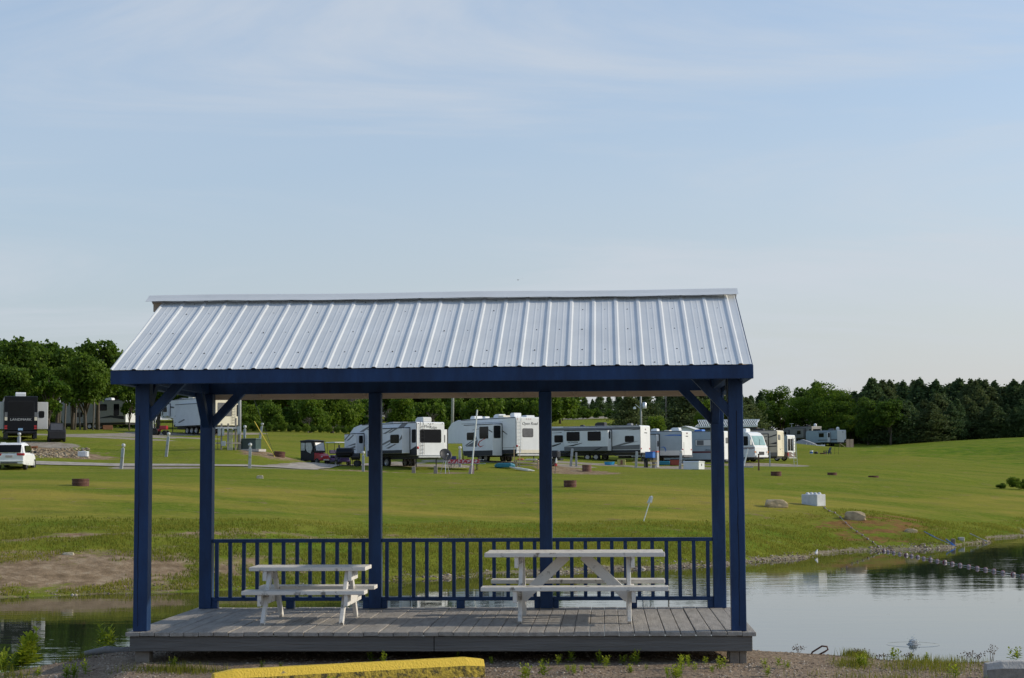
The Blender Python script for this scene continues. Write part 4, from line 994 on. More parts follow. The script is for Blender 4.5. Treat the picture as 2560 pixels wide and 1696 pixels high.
# -- fifth wheel left, nose towards the left
o = rv('fifth_wheel_trailer', 'big white fifth wheel with curved grey graphics and a cream rear', 'caravan', 537, 169, -59, 11.0, 2.5, .82, 3.72, 'fifth', white, warmwhite)
window(o, 'rear', .3, 1.9, 1.8, 3.1, greyglass); slide(o, -4.5, -.6, .9, 3.1, .85, warmwhite, far=2.5, endwins=[(.35, .55, 1.8, 3.0)])
s_ = slide(o, -7.0, -1.2, .9, 3.1, .55, lapwhite); swoosh(s_, 'side', [[(-6.4, 1.3), (-5.2, 1.6), (-5.0, 1.5), (-6.2, 1.2)]], midgrey, x=-.55)
s_ = slide(o, -9.9, -9.0, 2.0, 3.25, .35, lapwhite, wins=[(-9.85, -9.1, 2.45, 2.95)])
swoosh(o, 'side', [[(-10.6, 2.9), (-10.2, 3.0), (-10.45, 2.6), (-10.5, 2.2), (-10.2, 1.9), (-10.45, 1.95), (-10.75, 2.25), (-10.75, 2.6)], [(-8.9, 3.05), (-8.2, 2.95), (-8.2, 2.82), (-8.9, 2.85)], [(-8.1, 1.95), (-7.4, 2.4), (-7.25, 2.4), (-7.9, 1.95)], [(-8.2, 1.15), (-7.5, 1.85), (-7.1, 2.05), (-7.05, 1.9), (-7.6, 1.5)], [(-7.8, 1.1), (-7.1, 1.7), (-7.05, 1.55)]], midgrey)
band(o, 'side', -8.2, -.02, .83, 1.1, charcoal); axle(o, (-5.6, -4.7, -3.8), 2.5, .42); rladder(o, 1.95, 2.3, 1, 3.7, charcoal); aircon(o, -6.4, 1.2, 3.75, warmwhite); aircon(o, -8.6, 1.2, 3.7, charcoal, .7, .6, .25); jack(o, -9.0, (.3, 2.2), 1.8); tail(o, .14, 1.4, .09)

# ================================================================== VEHICLES AND CARTS
def loft(stations, mi=0, m=None):
    m = m or MB(); k = len(stations[0][1]); V = []
    for x, pts in stations:
        for y, z in pts: V.append((x, y, z))
    n = len(stations)
    F_ = [(i * k + j, i * k + (j + 1) % k, (i + 1) * k + (j + 1) % k, (i + 1) * k + j) for i in range(n - 1) for j in range(k)] + [list(range(k)), [(n - 1) * k + j for j in range(k)][::-1]]
    m.add(V, F_, mi); return m
def base(name, label, cat, u, d, phi, group=None, dz=0):
    p = gp(u, d, dz); return thing(name, label, cat, p, R(phi) - math.atan2(u - 1280, F), group)
# white SUV, rear towards the camera
o = base('parked_suv', 'white parked sport utility car with red tail lights on the gravel lane at left', 'car', -17, 107, -101)
Wc = 1.94
def sec(i, b, t, w, wt=None):   # closed section ring
    wt = wt or w - .06
    return [(i + .02, b), (Wc - i - .02, b), (Wc - i, b + .25), (Wc - i - .01, t - .1), (Wc - i - .05, t), (i + .05, t), (i + .01, t - .1), (i, b + .25)]
loft([(.02, sec(.10, .42, .98, 0)), (-.03, sec(.04, .36, 1.06, 0)), (-.35, sec(.0, .34, 1.08, 0)), (-1.2, sec(0, .3, 1.07, 0)), (-3.0, sec(0, .3, 1.05, 0)), (-3.9, sec(.03, .3, 1.02, 0)), (-4.55, sec(.10, .36, .90, 0)), (-4.72, sec(.25, .4, .72, 0))]).build('body', white, o, smooth=False, bevel=.03, seg=2)
def gsec(i, t, b=1.06): return [(.06, b), (Wc - .06, b), (Wc - .14 - i, t - .12), (Wc - .26 - i, t), (.26 + i, t), (.14 + i, t - .12)]
loft([(-.02, gsec(.02, 1.12)), (-.26, gsec(.04, 1.60)), (-.45, gsec(.03, 1.70)), (-1.4, gsec(.02, 1.75)), (-2.4, gsec(.03, 1.72)), (-3.25, gsec(.08, 1.14))]).build('cabin', white, o, bevel=.03, seg=2)
MB().prism([(.012, 1.12), (-.235, 1.58), (-.22, 1.60), (.03, 1.12)], .24, Wc - .24, 'y').build('rear_window', glass, o)
MB().prism([(-.55, 1.10), (-.62, 1.55), (-2.35, 1.58), (-2.95, 1.12)], Wc - .115, Wc - .06, 'y').build('side_window', glass, o)
for y0, y1 in ((.03, .50), (Wc - .50, Wc - .03)): MB().box(-.25, .035, y0, y1, .90, 1.06).build('tail_light', redlens, o, bevel=.03)
MB().box(.02, .045, .75, 1.19, .80, .93).build('number_plate', mat('plate_pale', (.45, .38, .36), .5), o)
MB().box(-.1, .06, .06, Wc - .06, .50, .64).build('rear_bumper', white, o, bevel=.04); MB().box(.03, .066, .45, 1.5, .40, .49).build('bumper_trim', black, o)
for x in (-1.0, -3.85):
    for y in (.13, Wc - .13): wheel(o, x, y, .37, .25)
for y in (-.14, Wc + .14): MB().box(-3.0, -2.88, y - .1, y + .1, 1.06, 1.24).build('wing_mirror', black, o, bevel=.03)
mb = MB()
for y in (.33, Wc - .33): mb.tube([(-.5, y, 1.76), (-2.3, y, 1.78)], .02, 6)
mb.build('roof_rails', silver, o)
# red golf cart with black enclosure (front towards right and camera)
o = base('golf_cart', 'red golf cart wearing a black enclosure with clear vinyl windows', 'golf cart', 800, 131, -48, 'golf carts beside the chevron trailer')
loft([(.0, [(.12, .35), (1.08, .35), (1.02, .66), (.18, .66)]), (-.25, [(.06, .3), (1.14, .3), (1.1, .80), (.1, .80)]), (-.75, [(.04, .3), (1.16, .3), (1.14, .92), (.06, .92)])]).build('cowl', redpaint, o, bevel=.04, seg=2)
MB().box(.0, .06, .3, .9, .30, .42).build('bumper', silver, o)
for y in (.2, 1.0): MB().box(-.06, .02, y - .08, y + .08, .55, .64).build('headlight', vinyl, o, bevel=.02)
MB().box(-2.35, -.75, .05, 1.15, .28, .95).build('skirt_panel', tarpb, o, bevel=.03)
MB().prism([(-.62, .93), (-.80, 1.78), (-.84, 1.78), (-.66, .93)], .06, 1.14, 'y').build('windscreen_frame', tarpb, o)
MB().prism([(-.61, 1.08), (-.745, 1.70), (-.76, 1.70), (-.625, 1.08)], .16, 1.04, 'y').build('windscreen', vinyl, o)
MB().box(-2.35, -.85, .06, .10, .95, 1.80).build('side_curtain', tarpb, o); MB().prism([(-1.55, 1.0), (-1.75, 1.25), (-1.75, 1.7), (-1.1, 1.7), (-.95, 1.3), (-1.15, .85)], .045, .059, 'y').build('side_window', vinyl, o); MB().box(-2.28, -1.85, .045, .059, 1.1, 1.7).build('side_window', vinyl, o)
MB().box(-2.35, -.85, 1.10, 1.14, .95, 1.80).build('side_curtain', tarpb, o)
loft([(-.66, [(.0, 1.80), (1.2, 1.80), (1.15, 1.86), (.05, 1.86)]), (-1.5, [(-.03, 1.80), (1.23, 1.80), (1.1, 1.95), (.1, 1.95)]), (-2.42, [(.0, 1.80), (1.2, 1.80), (1.15, 1.88), (.05, 1.88)])]).build('canopy', tarpb, o, bevel=.02)
MB().box(-1.6, -1.2, .2, 1.0, .9, 1.25).build('seat', warmwhite, o, bevel=.05)
for x in (-.42, -2.0):
    for y in (.08, 1.12): wheel(o, x, y, .24, .2, midgrey)
# purple golf cart with white roof
o = base('golf_cart', 'purple open golf cart with a white roof and thin dark posts', 'golf cart', 845, 133, -64, 'golf carts beside the chevron trailer')
loft([(.0, [(.12, .32), (1.08, .32), (1.0, .62), (.2, .62)]), (-.3, [(.06, .28), (1.14, .28), (1.1, .78), (.1, .78)]), (-.7, [(.04, .28), (1.16, .28), (1.14, .86), (.06, .86)])]).build('cowl', purple, o, bevel=.04, seg=2)
MB().box(-2.3, -.7, .06, 1.14, .26, .42).build('floor_pan', purple, o, bevel=.02); MB().box(-2.3, -1.45, .06, 1.14, .42, .70).build('rear_body', purple, o, bevel=.05)
MB().box(-1.75, -1.3, .1, 1.1, .70, .84).build('seat', mat('grey_violet_vinyl', (.10, .08, .16), .5), o, bevel=.05); MB().box(-1.85, -1.72, .1, 1.1, .95, 1.25).build('seat_back', mat('grey_violet_vinyl', (.10, .08, .16), .5), o, bevel=.05)
mb = MB()
for y in (.1, 1.1): mb.tube([(-.5, y, .84), (-.85, y, 1.2), (-.8, y, 1.8)], .02, 6); mb.tube([(-2.1, y, .7), (-2.2, y, 1.8)], .02, 6)
mb.build('roof_posts', black, o); MB().box(-2.35, -.62, .0, 1.2, 1.80, 1.88).build('roof', white, o, bevel=.035, seg=2)
for x in (-.4, -1.95):
    for y in (.08, 1.12): wheel(o, x, y, .23, .2, silver)
# offset smoker barbecue
o = base('barbecue_smoker', 'black barrel barbecue smoker on thin legs in front of the purple cart', 'barbecue', 866, 126.5, -14)
MB().lathe([(.001, -.62), (.36, -.62), (.38, -.55), (.38, .55), (.36, .62), (.001, .62)], 18, 0, Matrix.Translation((-.1, 0, 1.05)) @ Matrix.Rotation(R(90), 4, 'Y')).build('barrel', blackpaint, o, smooth=True)
MB().lathe([(.001, -.3), (.26, -.3), (.26, .3), (.001, .3)], 14, 0, Matrix.Translation((.72, 0, .75)) @ Matrix.Rotation(R(90), 4, 'Y')).build('firebox', black, o)
MB().tube([(-.55, 0, 1.35), (-.55, 0, 1.62)], .06, 10).build('chimney', black, o)
MB().box(-.6, .45, -.62, -.40, .86, .89).build('shelf', black, o)
for x in (-.6, .4):
    for y in (-.28, .28): MB().tube([(x, y, 0), (x, y, .8)], .022, 6).build('leg', black, o)
for y in (-.32, .32): wheel(o, .85, y, .24, .08, charcoal, 4)
# covered cart by black trailer
o = base('covered_buggy', 'buggy under a wrinkled black cover beside the black trailer', 'buggy', 118, 131, -88)
loft([(0, [(.08, .3), (1.32, .3), (1.36, .9), (.04, .9)]), (-.15, [(.0, .25), (1.4, .25), (1.4, .95), (.0, .95)]), (-.45, [(.05, .25), (1.35, .25), (1.15, 1.55), (.22, 1.55)]), (-1.6, [(.05, .25), (1.35, .25), (1.15, 1.58), (.22, 1.58)]), (-2.5, [(.05, .25), (1.35, .25), (1.3, .85), (.1, .85)])]).build('cover', tarpb, o, bevel=.05, seg=2)
MB().prism([(-.11, .98), (-.36, 1.48), (-.37, 1.48), (-.12, .98)], .22, 1.14, 'y').build('window_panel', mat('cover_window', (.07, .07, .075), .4), o)
for x in (-.5, -2.0):
    for y in (.14, 1.26): wheel(o, x, y, .26, .22, black)
# lawn tractor by the left fifth wheel
o = base('lawn_tractor', 'small red lawn tractor parked under the nose of the curved graphic trailer', 'lawn tractor', 397, 168, -20)
MB().box(.1, .85, -.25, .25, .55, .95).build('hood', redpaint, o, bevel=.06); MB().box(-.6, .1, -.35, .35, .40, .62).build('fender', redpaint, o, bevel=.06); MB().box(-.5, -.15, -.22, .22, .62, .75).box(-.55, -.45, -.22, .22, .75, 1.15).build('seat', black, o, bevel=.03)
MB().tube([(.1, 0, .9), (-.05, 0, 1.15)], .02).lathe([(.17, 0), (.19, .02), (.17, .04)], 12, 0, Matrix.Translation((-.05, 0, 1.15))).build('steering_wheel', black, o)
MB().tube([(-.5, -.3, .6), (-.55, -.3, 1.7), (-.55, .3, 1.7), (-.5, .3, .6)], .025).build('roll_bar', white, o)
for x, r in ((-.35, .36), (.7, .24)):
    for y in (-.42, .42): wheel(o, x, y, r, .18, black)
# covered boat
o = base('covered_boat', 'small boat on a trailer under a pale grey tarpaulin before the taupe trailer', 'boat', 2012, 335, -14)
loft([(2.6, [(-.2, .9), (.2, .9), (.2, 1.1), (-.2, 1.1)]), (1.8, [(-.7, .7), (.7, .7), (.7, 1.45), (-.7, 1.45)]), (.6, [(-1.1, .6), (1.1, .6), (.8, 1.9), (-.8, 1.9)]), (-.3, [(-1.1, .6), (1.1, .6), (.5, 2.2), (-.5, 2.2)]), (-2.4, [(-1.1, .6), (1.1, .6), (.9, 1.3), (-.9, 1.3)])]).build('tarpaulin', tarpg, o, bevel=.1, seg=2)
MB().box(-2.4, 2.2, -.9, .9, .35, .59).build('hull', white, o); wheel(o, -.6, -1.0, .32); wheel(o, -.6, 1.0, .32)
MB().box(2.4, 2.9, -.2, .2, .5, .95).build('outboard', white, o, bevel=.06)

# ================================================================== CAMPGROUND FURNITURE
def pedestal(u, d, h=1.3, lean=0, label='', lamp=True, w=.17):
    o = base('hookup_post', label, 'utility post', u, d, 0, 'grey utility posts with round lamps')
    o.rotation_euler = (0, R(lean), rnd.uniform(-.2, .2))
    m = MB().prism([(-w * .62, -.15), (w * .62, -.15), (w * .5, h), (-w * .5, h)], -w / 2, w / 2, 'y').build('post', galv, o, bevel=.01)
    MB().box(-w * .52, w * .62, -w * .85, -w / 2 - .002, h * .55, h * .97).build('socket_box', greybox, o, bevel=.01)
    if lamp:
        MB().lathe([(.04, h), (.05, h + .06), (.11, h + .10), (.13, h + .18), (.11, h + .27), (.001, h + .31)], 12).build('lamp', vinyl, o, smooth=True)
    return o
for u, d, h, ln, lb in ((303, 112, 1.38, 5, 'grey utility post with round lamp leaning right beside the gravel lane left of the pavilion'),
                        (415, 124, 1.5, 6, 'whitish lamp post leaning beside the curved graphic trailer'),
                        (624, 112, 1.38, 1, 'grey utility post with round lamp standing at the lane left of the golf carts'),
                        (610, 131, 1.45, 2, 'grey lamp post between the meter rack and the green cabinet'),
                        (647, 152, 1.55, 10, 'small grey lamp post tilting on the crest behind the green cabinet'),
                        (908, 121, 1.36, 0, 'grey utility post before the nose of the chevron trailer'),
                        (1150, 130, 1.3, 0, 'grey utility post behind the satellite dish'),
                        (1427, 137, 1.45, 5, 'tall white post in front of the two window slide-out'),
                        (1590, 143, 1.4, 3, 'grey post with white hose near the rear of the two window trailer'),
                        (1700, 149, 1.4, 4, 'grey utility post in front of the blue swoosh trailer'),
                        (47, 124, 1.05, 0, 'small lamp post behind the roof of the white car'),
                        (1925, 164, 1.5, 0, 'thin grey post before the beige trailer')):
    pedestal(u, d, h, ln, lb, lamp=(u not in (1427, 1590, 1925)), w=.17 if u != 1925 else .1)
o = base('low_post', 'shorter grey post beside the tall white post at the two window trailer', 'post', 1441, 137, 0); MB().prism([(-.09, -.1), (.09, -.1), (.07, 1.15), (-.08, 1.15)], -.07, .07, 'y').build('post', galv, o, bevel=.01)
def stump(u, d, h, lb):
    o = base('wooden_post', lb, 'wooden post', u, d, 0, 'short wooden posts in front of the chevron trailer'); MB().prism([(-.15, -.1), (.15, -.1), (.13, h), (-.12, h - .03)], -.13, .13, 'y').build('post', mat('pale_old_wood', (.30, .26, .22), .9, 0, .3, 5, bump=.5), o, bevel=.02)
stump(1034, 119.5, .62, 'short weathered wooden post below the rear of the chevron trailer')
stump(1089, 120, .66, 'short weathered wooden post under the satellite dish')
# satellite dish
o = base('satellite_dish', 'dark grey satellite dish on a tripod behind the short wooden post', 'satellite dish', 1113, 121.5, 0)
Mx = Matrix.Translation((0, 0, 1.35)) @ Matrix.Rotation(R(62), 4, 'X') @ Matrix.Rotation(R(20), 4, 'Y')
MB().lathe([(.001, .0), (.2, .02), (.38, .07), (.47, .12), (.475, .13), (.38, .085), (.2, .035), (.001, .015)], 24, 0, Mx).build('dish', charcoal, o, smooth=True)
MB().tube([Mx @ Vector((0, -.45, .1)), Mx @ Vector((0, -.2, .5))], .015).box(-.05, .05, -.05, .05, -.05, .05, 0, Mx @ Matrix.Translation((0, -.2, .52))).build('feed_arm', silver, o)
for k in range(3): MB().tube([(0, 0, 1.3), (.4 * math.cos(k * 2.1 - 1.5), .4 * math.sin(k * 2.1 - 1.5), -.05)], .018).build('leg', silver, o)
# fire rings
def ring(u, d, r, h, lb, tilt=0, m_=rust, bands=True):
    o = base('fire_ring', lb, 'fire ring', u, d, 0, 'rusty steel fire rings on the lawn')
    o.rotation_euler = (R(tilt * .4), R(tilt), 0)
    pr_ = [(r, -.06)]
    for k in range(4): pr_ += [(r + (.012 if k % 2 else 0), h * k / 4 + .01), (r + (.012 if k % 2 else 0), h * (k + .9) / 4)]
    pr_ += [(r + .02, h), (r - .01, h + .01), (r - .03, h), (r - .03, .03)]
    MB().lathe(pr_, 26).build('ring_wall', m_, o)
    MB().lathe([(.001, .05), (r - .04, .04)], 18).build('ash_bed', black, o)
ring(202, 82, .40, .33, 'rusty steel fire ring alone on the lawn left of the pavilion')
ring(698, 128, .42, .38, 'dark fire ring tilted on the slope by the green cabinet', 6)
ring(1425, 93, .345, .36, 'rusty fire ring on the lawn below the two window trailer')
ring(1467, 132, .36, .50, 'pale rusty drum shaped fire ring on the gravel spill by the two window trailer', 0, mat('pale_rust', (.16, .085, .065), .9, 0, .3, 6))
ring(1940, 122, .38, .30, 'rusty fire ring on the lawn below the small camper')
ring(2080, 138, .38, .26, 'rusty fire ring on the lawn below the far pair of trailers')
ring(2183, 132, .40, .12, 'flattened dark fire ring farthest right on the lawn')
ring(2058, 236, .42, .32, 'distant fire ring beside the dark blue garden chair')
# green transformer cabinet
o = base('transformer_cabinet', 'dark green electrical cabinet on a concrete pad beside the yellow guy wire', 'electrical cabinet', 627, 129, -22)
MB().box(-.62, .62, -.55, .55, .06, .80).build('cabinet', darkgreen, o, bevel=.02); MB().box(-.66, .66, -.6, .6, .80, .88).build('lid', mat('green_enamel_light', (.07, .11, .10), .45), o, bevel=.02); MB().box(-.8, .95, -.75, .75, -.15, .055).build('pad', concrete, o, bevel=.02); MB().box(.0, .02, -.565, -.551, .1, .78).build('door_seam', black, o)
# electric meter rack
o = base('meter_rack', 'electric meter rack with grey boxes, pipes and wooden posts by the back left post', 'meter rack', 568, 128, 0)
for x in (-.45, .05, .62): MB().box(x - .07, x + .07, -.07, .07, -.2, 2.0 if x < .6 else 2.4).build('timber_post', mat('pale_old_wood', (.30, .26, .22), .9, 0, .3, 5, bump=.5), o, bevel=.01)
for z in (.5, 1.65): MB().box(-.9, 1.0, -.10, -.072, z - .06, z + .06).build('cross_rail', offwhite if z > 1 else barewood, o)
for i, (x, z, w, h) in enumerate(((-.62, 1.05, .22, .62), (-.34, 1.05, .18, .62), (.86, 1.15, .26, .6), (-.30, .28, .34, .36))): MB().box(x - w / 2, x + w / 2, -.28, -.104, z, z + h).build('meter_box', greybox, o, bevel=.015)
for i in range(5): MB().tube([(.02 + i * .085, -.17, -.1), (.02 + i * .085, -.17, 1.5)], .024, 8).build('conduit', galv, o)
MB().tube([(-.02, -.2, 1.5), (.1, -.2, 1.62), (.35, -.2, 1.62), (.45, -.2, 1.5)], .03, 8).build('conduit', offwhite, o)
MB().tube([(-.72, -.16, -.1), (-.72, -.16, 1.5)], .02, 6).build('ground_rod', black, o)
# utility poles
def pole(u, d, h, lb, r=.13, arm=False, lean=0, m_=None, extra=None):
    o = base('utility_pole', lb, 'utility pole', u, d, 0, 'utility poles behind the trailers'); o.rotation_euler = (0, R(lean), 0)
    MB().tube([(0, 0, -.3), (0, 0, h)], [r, r * .7], 10).build('pole', m_ or oldwood, o, smooth=True)
    if arm: MB().box(-.9, .9, -.06, .06, h - .6, h - .48).build('cross_arm', oldwood, o)
    if extra:
        MB().lathe([(.001, 0), (.26, 0), (.28, .1), (.28, .75), (.2, .85), (.001, .88)], 14, 0, Matrix.Translation((.45, 0, h * .50))).build('transformer_can', silver, o, smooth=True)
        MB().tube([(0, 0, h * .5), (-.7, 0, h * .56)], .03).lathe([(.001, .3), (.16, .25), (.2, 0), (.001, -.02)], 10, 0, Matrix.Translation((-.8, 0, h * .5))).build('area_light', white, o)
    return o
pole(1130, 178, 12, 'slim grey utility pole rising behind the script lettered trailer', .17, lean=1.5, m_=galv)
pole(1604, 215, 10, 'pole with a white transformer can above the two window trailer', .15, extra=True, m_=galv)
pole(1622, 285, 13, 'thin utility pole just right of the transformer pole', .15)
pole(1667, 262, 12, 'thin utility pole farthest right behind the row of trailers', .15)
o = base('utility_pole', 'tall pole by the meter rack holding the yellow sleeved guy wire', 'utility pole', 598, 128.5, 0); MB().tube([(0, 0, -.3), (.0, 0, 7.5)], [.15, .11], 10).build('pole', galv, o, smooth=True)
a = gp(678, 127.0); q = gp(598, 128.5)
MB().tube([tuple(a - q), tuple((a - q) * .42 + Vector((0, 0, 6.6)) * .36 + Vector((0, 0, .0)))], .03, 6).build('wire_guard', yellowp, o); MB().tube([tuple(a - q), (0, 0, 6.8)], .014, 5).build('guy_wire', black, o)
# giant wooden arrows
def arrow(name, lb, top, bot, r, fl_at_top, cat='arrow'):
    top = Vector(top); bot = Vector(bot); o = thing(name, lb, cat, bot, 0, 'white wooden arrows stuck in the lawn'); v = top - bot
    MB().tube([tuple(-v.normalized() * .2), tuple(v)], r, 8).build('shaft', lattm, o)
    dn = v.normalized(); L = v.length; e1 = (v if fl_at_top else v * .14); s_ = -1 if fl_at_top else -1
    for k in range(2):
        sd_ = Vector((1, 0, 0)) if k == 0 else Vector((0, 1, 0)); wv = (.11 if fl_at_top else .20)
        mb = MB(); a0 = e1 - dn * (.30 if fl_at_top else .62); a1 = e1
        for sg in (1, -1):
            P = [a0 + sd_ * r * sg, a0 + sd_ * (wv * sg) - dn * .05, a1 + sd_ * (wv * .8 * sg) - dn * .05, a1 + sd_ * r * sg]
            n_ = Vector((0, .012, 0)) if k == 0 else Vector((.012, 0, 0))
            mb.add([p - n_ for p in P] + [p + n_ for p in P], [(0, 1, 2, 3), (7, 6, 5, 4), (0, 4, 5, 1), (1, 5, 6, 2), (2, 6, 7, 3), (3, 7, 4, 0)])
        mb.build('fletching', lattm if fl_at_top else mat('pink_fletching', (.50, .36, .36), .7), o)
b = hit(1609, 1304); arrow('lawn_arrow', 'small white wooden arrow leaning in the lawn behind the large picnic table', at(1629, 1240, b.y), b, .022, True)
b = gp(1178, 117.5); arrow('lawn_arrow', 'tall pale wooden arrow with pinkish fletching standing before the script lettered trailer', at(1193, 1025, 117.5), b, .055, False)
# flag-cloth picnic table
o = base('picnic_table', 'picnic table under a red white and blue patterned cloth before the script lettered trailer', 'picnic table', 1160, 127.5, -4)
MB().box(-1.35, 1.5, -.38, .38, .72, .76).build('tabletop', bluegrey, o); 
for y in (-.7, .7): MB().box(-1.35, 1.6, y - .13, y + .13, .42, .46).build('bench_seat', bluegrey, o)
for x in (-1.0, 1.0):
    MB().tube([(x, -.75, 0.03), (x, -.75, .42), (x, .75, .42), (x, .75, 0.03), (x, -.75, .03)], .03, 6).tube([(x, 0, .42), (x, 0, .72)], .03, 6).build('leg_frame', black, o)
cl = MB().box(-1.2, 1.2, -.42, .42, .763, .775).box(-1.2, 1.2, -.435, -.421, .42, .775).box(-1.2, 1.2, .421, .435, .45, .775).build('tablecloth', redcloth, None); cl.location = o.location; cl.rotation_euler = o.rotation_euler
tag(cl, 'red patterned tablecloth with white and blue spots draped over the campground table', 'tablecloth')
# folding chair, kayak, bench, etc.
o = base('camp_chair', 'dark blue folding camp chair left of the flag cloth table', 'chair', 1128, 128, -30)
MB().box(-.28, .28, -.25, .25, .40, .44).build('seat', mat('navy_canvas', (.03, .05, .16), .8), o); MB().box(-.28, .28, .24, .28, .44, .95).build('backrest', mat('navy_canvas', (.03, .05, .16), .8), o)
for x, y in ((-.27, -.25), (.27, -.25), (-.27, .26), (.27, .26)): MB().tube([(x, y, 0), (x, -y * .8, .44)], .014, 5).build('leg', offwhite, o)
o = base('water_float', 'teal blue plastic float lying under the script lettered trailer', 'float', 1262, 131, -6)
loft([(-.8, [(-.2, .1), (.2, .1), (.2, .3), (-.2, .3)]), (-.5, [(-.4, .05), (.4, .05), (.4, .42), (-.4, .42)]), (.5, [(-.4, .05), (.4, .05), (.4, .42), (-.4, .42)]), (.8, [(-.2, .1), (.2, .1), (.2, .3), (-.2, .3)])]).build('shell', tealp, o, bevel=.08, seg=2)
o = base('kayak', 'pale kayak tipped over beside the teal float', 'kayak', 1304, 129.5, -8); o.rotation_euler[1] = R(9)
loft([(-1.0, [(-.03, .12), (.03, .12), (.03, .18), (-.03, .18)]), (-.5, [(-.25, .04), (.25, .04), (.25, .22), (-.25, .22)]), (.5, [(-.25, .04), (.25, .04), (.25, .22), (-.25, .22)]), (1.0, [(-.03, .12), (.03, .12), (.03, .18), (-.03, .18)])]).build('hull', offwhite, o, bevel=.03)
o = base('camp_bench', 'timber bench stacked with oddments below the script lettered trailer rear', 'bench', 1318, 132, -6)
MB().box(-.9, .9, -.3, .3, .62, .67).build('tabletop', tanwood, o)
for z in (.2, .42): MB().box(-.88, .88, -.32, -.28, z, z + .08).build('rail', tanwood, o)
for x in (-.85, .85):
    for y in (-.28, .28): MB().box(x - .04, x + .04, y - .04, y + .04, -.05, .62).build('leg', tanwood, o)
MB().tube([(-1.0, -.3, -.05), (-1.0, -.3, 1.75), (-.55, -.3, 1.75), (-.55, -.3, 0)], .03, 6).build('frame', tanwood, o)
tw = MB(); tw.box(-.75, -.3, -.22, .22, .675, .80); c = tw.build('folded_towel', mat('orange_cloth', (.50, .16, .08), .9), None, bevel=.04); c.location = o.location; c.rotation_euler = o.rotation_euler; tag(c, 'folded orange towel on the timber bench', 'towel')
tw = MB(); tw.box(-.1, .8, -.24, .24, .675, .76); c = tw.build('folded_tarp', mat('pale_cloth', (.55, .56, .55), .9), None, bevel=.04); c.location = o.location; c.rotation_euler = o.rotation_euler; tag(c, 'pale folded sheet on the timber bench', 'sheet')
o = base('whirligig_stake', 'thin brown stake with a red and white whirligig on top beside the centre right post', 'whirligig', 1387, 126, 0); o.rotation_euler[1] = R(6)
MB().tube([(0, 0, -.1), (0, 0, .65)], .03, 6).build('stake', oldwood, o); MB().lathe([(.001, .62), (.11, .66), (.10, .82), (.001, .84)], 10).build('body', redlens, o); MB().lathe([(.001, .84), (.09, .88), (.06, 1.15), (.001, 1.3)], 8).build('head', offwhite, o)
o = base('utility_trailer', 'dark trailer with white guards parked behind the centre right post', 'trailer', 1390, 135.5, -14); MB().box(-1.4, .5, -.5, .5, .5, .66).build('frame', black, o); MB().prism([(-.75, .68), (-.7, .85), (-.2, .85), (-.15, .68)], -.75, -.5, 'y').build('mudguard', offwhite, o); wheel(o, -.45, -.62, .33); wheel(o, -.45, .62, .33); MB().box(-1.2, .3, -.45, .45, .67, 1.3).build('load', charcoal, o, bevel=.1)
# storage chest, coolers, bins
o = base('storage_chest', 'white lidded storage chest on the grass in front of the blue swoosh trailer', 'storage chest', 1735, 148, -38)
MB().box(-.85, .85, -.42, .42, 0, .62).build('chest', white, o, bevel=.015); MB().prism([(-.46, .622), (.46, .622), (.40, .70), (-.40, .74)], -.88, .88, 'x').build('lid', white, o); MB().box(.851, .87, -.03, .03, .3, .5).build('latch', charcoal, o)
o = base('cool_box', 'blue plastic cool box stacked behind the white rear of the two window trailer', 'cool box', 1626, 150, -30); MB().box(-.38, .38, -.25, .25, .86, 1.35).build('box', bluep, o, bevel=.03); MB().box(-.4, .4, -.27, .27, 1.352, 1.42).build('lid', bluep, o, bevel=.02); MB().box(-.5, .5, -.32, .32, .80, .858).build('shelf', black, o)
for x in (-.45, .45): MB().box(x - .03, x + .03, -.3, .3, 0, .80).build('leg', black, o)
o = base('storage_bin', 'grey plastic bin with red lid beside the blue cool box', 'bin', 1639, 150.5, -20); MB().box(-.25, .25, -.25, .25, 0, 1.35).build('bin', galv, o, bevel=.03); MB().box(-.27, .27, -.27, .27, 1.352, 1.5).build('lid', mat('red_lid', (.50, .12, .08), .5), o, bevel=.03)
o = base('play_tub', 'bright blue plastic tub under the two window trailer', 'tub', 1524, 152, 0); MB().lathe([(.001, .02), (.42, .02), (.5, .3), (.47, .3), (.40, .06)], 18).build('tub', mat('sky_blue_plastic', (.03, .30, .55), .4), o)
o = base('storage_crate', 'yellow plastic crate under the rear of the two window trailer', 'crate', 1554, 152, 0); MB().box(-.38, .38, -.2, .2, .04, .55).build('crate', mat('dull_yellow', (.42, .38, .12), .6), o, bevel=.03); MB().box(-.1, .1, -.215, -.201, .1, .5).build('crate_label', mat('crate_brown', (.2, .09, .05), .7), o)
o = base('storage_crate', 'red plastic crate on the ground under the blue swoosh trailer', 'crate', 1688, 156, 0); MB().box(-.5, .5, -.25, .25, .02, .55).build('crate', mat('brick_red', (.28, .05, .03), .6), o, bevel=.04); MB().box(-.45, .45, -.28, .28, .552, .6).build('lid', charcoal, o, bevel=.02)
o = base('storage_tub', 'dark teal plastic tub on the ground left of the red crate', 'tub', 1655, 156, 0); MB().box(-.75, .75, -.3, .3, .02, .38).build('tub', tealp, o, bevel=.05)
o = base('step_stool', 'folding white step stool with yellow treads behind the grey hose post', 'step stool', 1634, 148.5, -10)
for x in (-.22, .22): MB().bar((x, -.25, 0), (x, 0, .62), .04, .03).bar((x, .25, 0), (x, 0, .62), .04, .03).build('leg', offwhite, o)
MB().box(-.3, .3, -.14, .14, .62, .67).box(-.25, .25, -.24, -.08, .3, .34).build('tread', yellowp, o)
